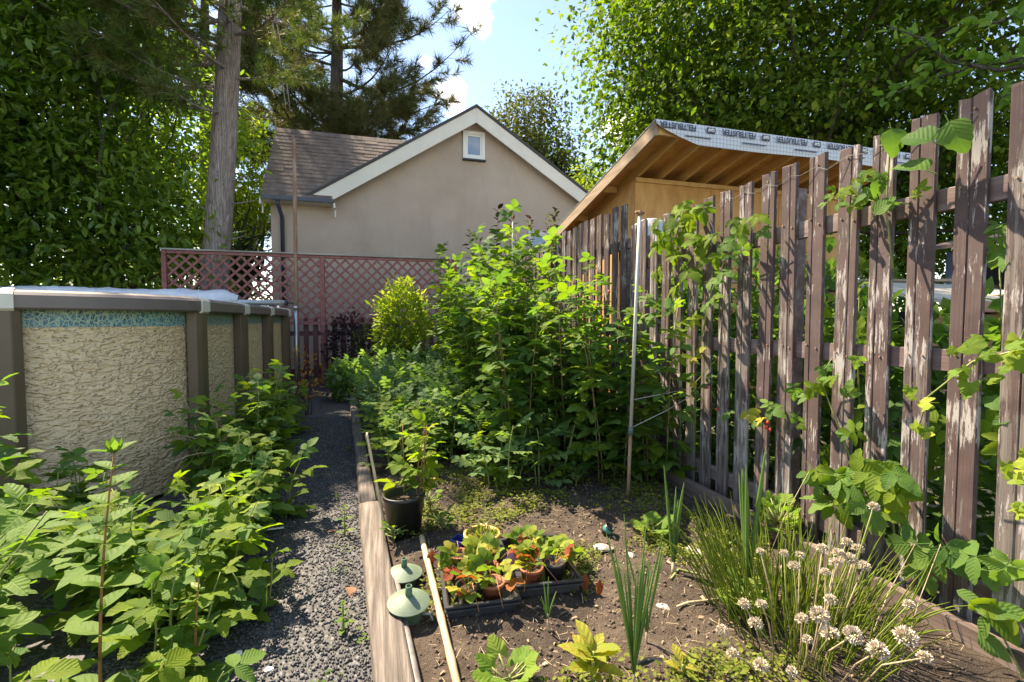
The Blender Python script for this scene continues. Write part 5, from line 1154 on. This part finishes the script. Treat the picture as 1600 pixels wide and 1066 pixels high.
# green lidded pots
def lidded(label, loc, yaw, tilt, sc=1.0):
    o = empty('green_lidded_pot', loc, label, 'pot'); o.rotation_euler = (0, 0, yaw); o.scale = (sc,)*3
    part('bowl', MB().lathe([(.001, 0), (.046, 0), (.052, .012), (.056, .05), (.066, .055), (.067, .062), (.052, .062), (.045, .01)], 32).mesh('bowl', True), M['sage'], o)
    Mx = Matrix.Translation((0, 0, .072)) @ Matrix.Rotation(tilt, 4, 'X')
    lid = part('lid', MB().lathe([(.081, .0), (.060, .012), (.030, .023), (.012, .028)], 36).lathe([(.012, .026), (.03, .016), (.06, .006), (.079, -.005)], 36).lathe([(.079, -.005), (.0812, -.003), (.081, .0)], 36).mesh('lid', True), M['sage_lid'], o, Mx)
    part('spout', MB().lathe([(.0135, .030), (.0125, .066), (.0095, .067), (.0095, .04)], 18).mesh('spout', True), M['sage'], lid)
    part('spigot', MB().tube([(.05, -.02, .02), (.075, -.035, .022), (.082, -.04, .0), (.078, -.045, -.02)], .0055, 8).mesh('spigot', True), M['pvc'], o); return o
lidded('front green lidded pot with spout, lid ajar, beside the timber', (.102, 1.80, .045), .2, .10)
lidded('rear green lidded pot with flat faded lid, beside the timber', (.100, 2.08, .012), .9, .02, .98)
# seed trays with small pots
def tray(label, x0, y0, w, d, rz):
    o = empty('seed_tray', (x0, y0, .055), label, 'tray'); o.rotation_euler = (0, 0, rz); t = .004; h = .055
    b = MB(); b.box((w/2, d/2, .003), (w, d, .006))
    for c, s in (((w/2, t/2, h/2), (w, t, h)), ((w/2, d-t/2, h/2), (w, t, h)), ((t/2, d/2, h/2), (t, d-2*t, h)), ((w-t/2, d/2, h/2), (t, d-2*t, h))): b.box(c, s)
    part('basin', b.mesh('tray'), M['tray_plastic'], o)
    b = MB()
    for z in (h+.001, h-.016):
        for c, s in (((w/2, -.006, z), (w+.026, .014, .008)), ((w/2, d+.006, z), (w+.026, .014, .008)), ((-.006, d/2, z), (.014, d, .008)), ((w+.006, d/2, z), (.014, d, .008))): b.box(c, s)
    part('rim', b.mesh('rim', bevel=.0015), M['tray_plastic'], o); return o
tray('dark seed tray holding strawberry pots beside the bamboo pole', .245, 1.735, .27, .42, -.06)
tray('dark seed tray at the right, partly hidden by strawberry leaves', .535, 1.80, .27, .40, -.10)
pots = [(.335, 1.80, 'black_plastic', 'grey-black pot at the front left of the seed tray'), (.435, 1.80, 'terracotta', 'terracotta pot at the front of the seed tray'), (.33, 1.93, 'black_plastic', 'black pot in the middle of the left seed tray'), (.44, 1.93, 'terracotta', 'terracotta pot in the middle of the left seed tray'), (.62, 1.86, 'terracotta', 'terracotta pot at the front of the right seed tray'), (.73, 1.88, 'tray_plastic', 'dark pot at the right end of the seed trays'), (.64, 2.0, 'black_plastic', 'black pot at the back of the right seed tray'), (.345, 2.06, 'terracotta', 'terracotta pot at the back of the left seed tray')]
for i, (x, y, m_, lab) in enumerate(pots):
    pot('small_pot', lab, (x, y, .062), .047, .036, .085, M[m_], wall=.003, rimh=.012)
    rs = np.random.RandomState(800+i); o = empty('strawberry_plant', (x, y, .13), 'strawberry plant growing in the '+lab.replace(' at the ', ', ').replace(' in the ', ', ').replace(' of the ', ' of the '), 'strawberry')
    for k in range({1: 10, 3: 8, 7: 5}.get(i, 14)):
        a_ = rs.rand()*6.283; el = rs.uniform(-.1, 1.5); d = (math.cos(a_), math.sin(a_), el); sz_ = rs.uniform(.036, .066)
        put_leaf(o, STRAWB[k % 2], L['straw_red'] if rs.rand() < .12 else L['straw_leaf'], (x+.01*math.cos(a_), y+.01*math.sin(a_), .135+rs.rand()*.03), d, (-.3*d[0], -.3*d[1], 1.0), sz_)
    for k in range(3):
        a_ = rs.rand()*6.283; part('runner', MB().tube([(0, 0, 0), (.05*math.cos(a_), .05*math.sin(a_), .05), (.13*math.cos(a_), .13*math.sin(a_), -.02)], .0018, 4).mesh('run', True), M['stem_red'], o)
for i, (x, y, lab) in enumerate(((.84, 2.02, 'green strawberry plant in the soil right of the seed trays'), (.70, 2.20, 'strawberry plant in the soil behind the right seed tray'))):
    rs = np.random.RandomState(900+i); o = empty('strawberry_plant', (x, y, .045), lab, 'strawberry')
    for k in range(16):
        a_ = rs.rand()*6.283; d = (math.cos(a_), math.sin(a_), rs.uniform(.2, 1.6))
        put_leaf(o, STRAWB[k % 2], L['squash'] if k % 3 else L['straw_leaf'], (x, y, .05), d, (-.3*d[0], -.3*d[1], 1.0), rs.uniform(.05, .075))
for (px, py, s, lab, m_) in ((672, 868, .055, 'red and white curled leaf at the left of the seed tray', 'straw_red'), (912, 905, .05, 'red leaf standing right of the strawberries', 'straw_red'), (935, 912, .045, 'smaller red leaf right of the strawberries', 'straw_red')):
    p = gp(px, py+20, .05); o = empty('red_leaf', p, lab, 'leaf'); put_leaf(o, OBOV[0], L[m_], (p.x, p.y, .05), (.1, -.1, 1), (-.3, -1, .3), s*1.4); put_leaf(o, OBOV[1], L[m_], (p.x+.01, p.y, .05), (-.4, -.3, 1), (-.3, -1, .3), s*1.1)
# broad yellowing leaves at the bottom, squash seedlings
def rosette(name, label, cat, px, py, n, size, leaves, mat, seed, h=.05, el=(.3, 1.3), z=.045, elong=0):
    rs = np.random.RandomState(seed); g = gp(px, py, z); o = empty(name, g, label, cat); pts = [g, g+Vector((.005, 0, h))]
    part('stem', MB().tube(pts, [.007, .005], 6).mesh('stem', True), M['stem_green'], o, world=True)
    for k in range(n):
        a_ = 2.4*k+rs.uniform(-.3, .3); e = rs.uniform(*el); d = (math.cos(a_), math.sin(a_), e); p = g+Vector((0, 0, h*(.4+.6*k/n)))
        R = put_leaf(o, leaves[k % len(leaves)], mat, p+Vector((math.cos(a_), math.sin(a_), e))*elong, d, (-.35*d[0], -.35*d[1]-.1, 1.0), size*rs.uniform(.7, 1.15))
        if elong: part('stalk', MB().tube([p, p+Vector((math.cos(a_), math.sin(a_), e*1.0))*elong], .003, 5).mesh('stalk', True), M['stem_green'], o, world=True)
    return o
rosette('broad_leaf_plant', 'yellow-green broad-leaved plant with rusty leaf tips at the bottom centre', 'plant', 925, 1082, 20, .095, OBOV, L['lettuce'], 3, .13, (.4, 2.0))
rosette('broad_leaf_plant', 'small yellowing plant beside the sunken black pot', 'plant', 1065, 1062, 7, .07, OBOV, L['lettuce'], 4, .05, (.3, 1.4))
rosette('squash_seedling', 'light green squash seedling with lobed leaves at the bottom edge', 'squash', 795, 1080, 9, .062, LOBED, L['squash'], 5, .05, (.4, 1.2), elong=.055)
rosette('squash_seedling', 'yellowish squash seedling in the bare soil near the white pole', 'squash', 1020, 838, 6, .085, LOBED, L['squash'], 6, .05, (.2, .8), elong=.05)
rosette('geranium', 'leafy green herb growing at the foot of the fence', 'herb', 1215, 850, 46, .055, LOBED, L['squash'], 7, .12, (.0, 1.6), elong=.07)
rosette('green_weed', 'green broad-leaved weed between the onions and the chives', 'weed', 1160, 965, 14, .06, LOBED, L['weed'], 8, .08, (.1, 1.2), elong=.05)
for i, (px, py, lab) in enumerate(((690, 835, 'small weed clump right of the black pot'), (672, 800, 'leafy weed between the black pot and potato plants'), (900, 760, 'round-leaved seedling below the raspberry thicket'), (960, 745, 'dark leaved seedling beside the foot of the white pole'), (615, 850, 'little weed tuft at the foot of the leaning cane'))):
    rosette('weed_clump', lab, 'weed', px, py, 22, .045, LANCE if i in (0, 4) else BIG, L['weed'] if i < 2 or i == 4 else L['rasp'], 30+i, .08, (.1, 1.6), elong=.035)
# sunken black pot
b = gp(1020, 1058, .03); pot('sunken_pot', 'black pot sunk into the soil at the bottom edge', (b.x, b.y-.03, -.06), .075, .06, .12, M['black_plastic'], fill=.6)

# ------------------------------------------------------------------ onions and chives
def blade_tube(g, d, ln, r0, sag, rs, n=8):
    d = Vector(d).normalized(); return [g+d*ln*t+Vector((d.x, d.y, 0))*sag*ln*t*t-Vector((0, 0, sag*.55*ln*t**3)) for t in np.linspace(0, 1, n)], [r0*(.75+.6*t)*(1-t**3)+.0006 for t in np.linspace(0, 1, n)]
def onion(label, px, py, n, ln, r0, seed, spread=.16, z=.045):
    rs = np.random.RandomState(seed); g = gp(px, py, z); o = empty('onion_plant', g, label, 'onion')
    part('neck', MB().tube([g-Vector((0, 0, .02)), g+Vector((0, 0, .07))], [r0*1.3, r0*1.0], 8).mesh('neck', True), M['straw'], o, world=True)
    for k in range(n):
        a_ = rs.rand()*6.283; d = (math.cos(a_)*spread*rs.uniform(.2, 1), math.sin(a_)*spread*rs.uniform(.2, 1), 1); p, r_ = blade_tube(g+Vector((0, 0, .05)), d, ln*rs.uniform(.65, 1.05), r0, rs.uniform(0, .18), rs); part('blade', MB().tube(p, r_, 6).mesh('blade', True), L['onion'], o, world=True)
    return o
onion('upright green onion plant in the middle of the bare soil', 1052, 900, 6, .46, .008, 1)
onion('tall dark onion plant at the left edge of the chives', 1168, 935, 7, .62, .009, 2)
onion('bunch of thin onion blades at the bottom centre', 990, 1078, 18, .50, .0030, 3, .24)
onion('sparse thin onion blades right of the strawberries', 1010, 1010, 5, .36, .0035, 4, .25)
onion('short onion shoot in front of the seed tray', 856, 988, 4, .15, .003, 5, .5)
onion('drooping onion blade between the squash seedling and the chives', 1125, 880, 3, .2, .005, 6, 1.2)
def flower_head(seed, n=190):
    rs = np.random.RandomState(seed); d = nrm(rs.normal(size=(n, 3))); d[:, 2] = np.abs(d[:, 2])*.9+rs.uniform(-.5, .1, n); d = nrm(d)
    return scatter('head', leaflet(2, .5, 0, .6, -.2), d*.5, frames(d+rs.normal(size=(n, 3))*.25, rs.normal(size=(n, 3))), .36+.22*rs.rand(n))
HEADS = [flower_head(s) for s in (1, 2, 3)]
ch = empty('chives', (1.5, 1.35, .05), 'large clump of chives with dry white flower heads before the fence', 'chives')
rs = np.random.RandomState(15); V = MB()
for k in range(420):
    a_ = rs.rand()*6.283; q = .27*rs.rand()**.6; g = Vector((1.50+q*math.cos(a_)*.95, 1.38+q*math.sin(a_)*1.25, .05)); ln = rs.uniform(.2, .42)
    d = (math.cos(a_)*q*1.5+rs.uniform(-.2, .2), math.sin(a_)*q*1.5+rs.uniform(-.2, .2), 1); p, r_ = blade_tube(g, d, ln, .0021, rs.uniform(0, .45), rs, 6); V.tube(p, r_, 4, cap=False)
part('blades', V.mesh('blades', True), L['chive'], ch, world=True, kind='stuff')
heads = [(1365, 792, 1.0, .62), (1163, 945, 1.1, .33), (1190, 945, 1.0, .33), (1180, 975, 1.25, .33), (1128, 985, 1.0, .3), (1145, 1022, 1.0, .27), (1190, 1040, 1.2, .26), (1253, 968, 1.1, .34), (1280, 963, 1.6, .36), (1298, 992, 1.5, .33), (1333, 993, 1.5, .34), (1372, 1018, 1.6, .33), (1415, 995, 1.7, .36), (1445, 1028, 1.1, .3), (1298, 938, 1.1, .37), (1225, 865, .9, .42), (1250, 868, .9, .42), (1285, 858, 1.1, .45), (1323, 848, 1.1, .45), (1340, 858, 1.1, .45), (1310, 865, 1.1, .44), (1328, 873, 1.2, .43), (1305, 880, 1.1, .43), (1350, 885, 1.1, .42), (1240, 885, 1.1, .41), (1290, 895, .9, .41), (1188, 862, .8, .42), (1420, 945, .9, .42), (1262, 1000, .9, .3), (1237, 1050, .9, .25)]
for i, (px, py, s, z) in enumerate(heads):
    d = ray(px, py); t = (z-CAMH)/d.z; p = Vector((d.x*t, d.y*t, z)); g = Vector((1.5+(p.x-1.5)*.6, 1.36+(p.y-1.36)*.6, .05))
    st = part('flower_stalk', MB().tube([g, g.lerp(p, .5)+Vector((rs.uniform(-.02, .02), rs.uniform(-.02, .02), .02)), p], [.0026, .0024, .002], 5).mesh('stalk', True), M['straw'] if i % 3 else M['stem_green'], ch, world=True)
    hd = bpy.data.objects.new('flower_head', HEADS[i % 3]); COL.objects.link(hd); hd.parent = st; hd.matrix_basis = Matrix.Translation(p) @ Matrix.Rotation(rs.uniform(-.5, .5), 4, 'X') @ Matrix.Rotation(rs.uniform(0, 6), 4, 'Z') @ Matrix.Scale(.0175*s, 4)
for h_ in HEADS: h_.materials.append(M['petal_dry'])
rg = np.random.RandomState(3)
for k, (x, y, z, x2, y2, lab) in enumerate(((1190, 900, .05, 1265, 735, 'tall thin dry grass stalk before the fence'), (1400, 1066, .05, 1470, 850, 'long bent dry stalk at the right of the chives'), (1340, 1050, .05, 1430, 850, 'upright dry grass stalk among the chives'))):
    g = gp(x, y, z); e = atX(x2, y2, 1.85); single('dry_grass', MB().tube([g, g.lerp(e, .5)+Vector((0, 0, .04)), e], [.0022, .0018, .001], 4).mesh('g', True), M['straw'], lab, 'grass stalk')

# ------------------------------------------------------------------ bits lying on the soil and the path
def rock(label, px, py, sx, sy, szz, seed, mat, z=None, name='stone', cat='stone'):
    g = gp(px, py, .045 if z is None else z); rs = np.random.RandomState(seed); bm = bmesh.new(); bmesh.ops.create_icosphere(bm, subdivisions=2, radius=1)
    for v in bm.verts:
        f = 1+.35*mnoise.noise(v.co*1.4+Vector((seed, 0, 0))); v.co = Vector((round(v.co.x*f*3)/3*.4+v.co.x*f*.6, v.co.y*f, v.co.z*f)); v.co = Vector((v.co.x*sx, v.co.y*sy, v.co.z*szz))
    me = bpy.data.meshes.new('rock'); bm.to_mesh(me); bm.free(); return single(name, me, mat, label, cat, g, rs.uniform(0, 3))
rock('pale flat stone in the bare soil right of the strawberries', 942, 856, .035, .05, .012, 1, M['pale_stone'])
rock('pale stone behind the seed tray below the potato plants', 756, 822, .05, .035, .015, 2, M['pale_stone'])
rock('pale stone left of the drooping onion blade', 1085, 862, .055, .03, .018, 3, M['pale_stone'])
rock('small pale stone beside the squash seedling', 985, 868, .022, .03, .012, 4, M['pale_stone'])
rock('grey stone below the yellowish squash seedling', 945, 800, .03, .02, .014, 5, M['pale_stone'])
rock('pale stone in front of the upright onion', 1035, 950, .04, .03, .012, 6, M['pale_stone'])
rock('pale stone at the foot of the chives', 1120, 890, .035, .03, .02, 7, M['pale_stone'])
rock('white stone lying in the gravel near the bottom', 372, 1022, .014, .016, .008, 8, M['white_paint'], .006)
rock('small white chip in the gravel at the bottom', 420, 1046, .016, .012, .005, 9, M['white_paint'], .004)
rock('round pinkish stone beside the front green pot', 686, 925, .028, .02, .02, 10, M['pale_stone'])
for i, (px, py, s, lab) in enumerate(((508, 832, .05, 'brown dead leaf on the gravel in the middle of the path'), (548, 915, .06, 'curled brown dead leaf beside the timber'), (448, 836, .02, 'small brown leaf by the white tag on the path'))):
    g = gp(px, py, .008); Rm = fr1((rg.normal(), rg.normal(), .15), (0.2, .1, 1)); o = part('dead_leaf', withmat(BIG[i % 2], M['brownleaf']), None, None, mat4(g, Rm, s)); tag(o, lab, 'leaf')
g = gp(430, 826, .012); o = empty('plant_tag', g, 'white plastic plant tag lying on the gravel', 'tag'); part('strip', MB().box((0, 0, 0), (.09, .022, .002), Matrix.Rotation(.35, 3, 'Z') @ Matrix.Rotation(.12, 3, 'Y')).mesh('tag', bevel=.0006), M['white_paint'], o)
g = gp(945, 834, .045); o = empty('small_cup', g, 'small dark cup with teal band lying on the bare soil', 'cup'); o.rotation_euler = (.5, .3, .4)
part('body', MB().lathe([(.001, 0), (.022, 0), (.026, .022), (.027, .055), (.024, .055), (.02, .006)], 20).mesh('cup', True), M['black_plastic'], o); part('band', MB().lathe([(.0268, .022), (.0275, .024), (.0282, .04), (.0275, .042)], 20).mesh('band', True), M['teal'], o)
for i, (pts, lab) in enumerate(((((1058, 948), (1075, 942), (1100, 939), (1135, 934)), 'pale dried onion stalk lying before the chives'), (((1048, 905), (1060, 890), (1085, 896), (1130, 905)), 'green fallen onion leaf curving over the soil'))):
    q = [gp(x, y, .065) for x, y in pts]; single('fallen_stalk', MB().tube(q, [.005, .006, .005, .003], 7).mesh('st', True), M['straw'] if i == 0 else M['stem_green'], lab, 'stalk')
# black nursery pot among the far raspberries
pot('nursery_pot', 'black nursery pot half hidden by raspberry leaves beside the path', (-.86, 3.95, 0), .11, .09, .2, M['black_plastic'])

# ------------------------------------------------------------------ things behind the fence
o = empty('white_tank', (2.92, 4.62, -.10), 'white domed tank standing behind the tall far pickets', 'tank')
part('body', MB().lathe([(.21, 0), (.21, 2.18), (.205, 2.28), (.17, 2.36), (.09, 2.405), (.001, 2.415)], 32).mesh('tank', True), M['tank'], o)
hu = empty('wooden_hutch', (5.35, 3.35, 0), 'small wooden hutch with pale sloping roof behind the near fence', 'hutch')
for k in range(8): part('wall_board', MB().box((5.15, 3.0, .52+.098*k), (.95, .02, .094)).mesh('wb', bevel=.003), M['hutch'], hu, world=True)
for x in (4.66, 5.66, 6.5):
    for y in (3.03, 3.7): part('leg', MB().box((x, y, .72), (.05, .05, 1.44)).mesh('leg', bevel=.003), M['hutch'], hu, world=True)
part('inside_shade_block', MB().box((5.58, 3.4, .9), (1.8, .55, .75)).mesh('in'), M['dark'], hu, world=True)  # solid black block painting the shade inside the hutch
part('roof', MB().add([(4.5, 2.72, 1.36), (6.65, 2.72, 1.36), (6.65, 3.9, 1.62), (4.5, 3.9, 1.62), (4.5, 2.72, 1.33), (6.65, 2.72, 1.33), (6.65, 3.9, 1.59), (4.5, 3.9, 1.59)], [(0, 1, 2, 3), (7, 6, 5, 4), (0, 4, 5, 1), (1, 5, 6, 2), (2, 6, 7, 3), (3, 7, 4, 0)]).mesh('roof'), M['hutch_roof'], hu, world=True)
part('front_trim', MB().box((5.57, 2.705, 1.31), (2.15, .02, .09)).mesh('trim', bevel=.003), M['hutch'], hu, world=True)
for k in range(9): part('bar', MB().box((5.75+.08*k, 3.0, .95), (.012, .012, .62)).mesh('bar'), M['mesh_wire'], hu, world=True)
bs = empty('blue_shed', (9.2, 4.2, 0), 'slate blue board shed far behind the near fence pickets', 'shed')
for k in range(12): part('board', MB().box((8.9, 3.0+.2*k+.1, 1.15), (.03, .192, 2.3)).mesh('sb', bevel=.004), M['slate_blue'], bs, world=True)
part('doorway_shade_panel', MB().box((8.875, 4.7, 1.0), (.02, .7, 2.0)).mesh('opening_shade'), M['dark'], bs, world=True)  # flat black panel painting the shade of an open entrance
part('roof', MB().add([(8.6, 2.8, 2.32), (8.6, 5.6, 2.32), (10.6, 5.6, 2.75), (10.6, 2.8, 2.75), (8.6, 2.8, 2.38), (8.6, 5.6, 2.38), (10.6, 5.6, 2.81), (10.6, 2.8, 2.81)], [(3, 2, 1, 0), (4, 5, 6, 7), (0, 1, 5, 4), (1, 2, 6, 5), (2, 3, 7, 6), (3, 0, 4, 7)]).mesh('roof'), M['shingle'], bs, world=True)
for y in (2.98, 5.42): part('side_wall', MB().box((9.7, y, 1.15), (1.6, .03, 2.3)).mesh('sw'), M['slate_blue'], bs, world=True)
for k, (z, lab) in enumerate(((1.62, 'upper grey board leaning across behind the fence'), (1.5, 'lower dark board leaning across behind the fence'))):
    single('timber_board', MB().bar((3.6, 4.4-.3*k, z), (6.4, 3.9-.2*k, z+.04), .14, .03).mesh('tb', bevel=.003), M['rail'] if k else M['fascia_wood'], lab, 'board')
o = empty('yellow_bucket', (-.98, 9.75, 0), 'yellow bucket glimpsed between the dark red boards', 'bucket'); part('body', MB().lathe([(.001, 0), (.12, 0), (.15, .32), (.155, .32), (.155, .345), (.143, .345), (.115, .01)], 24).mesh('bk', True), M['yellow_plastic'], o)
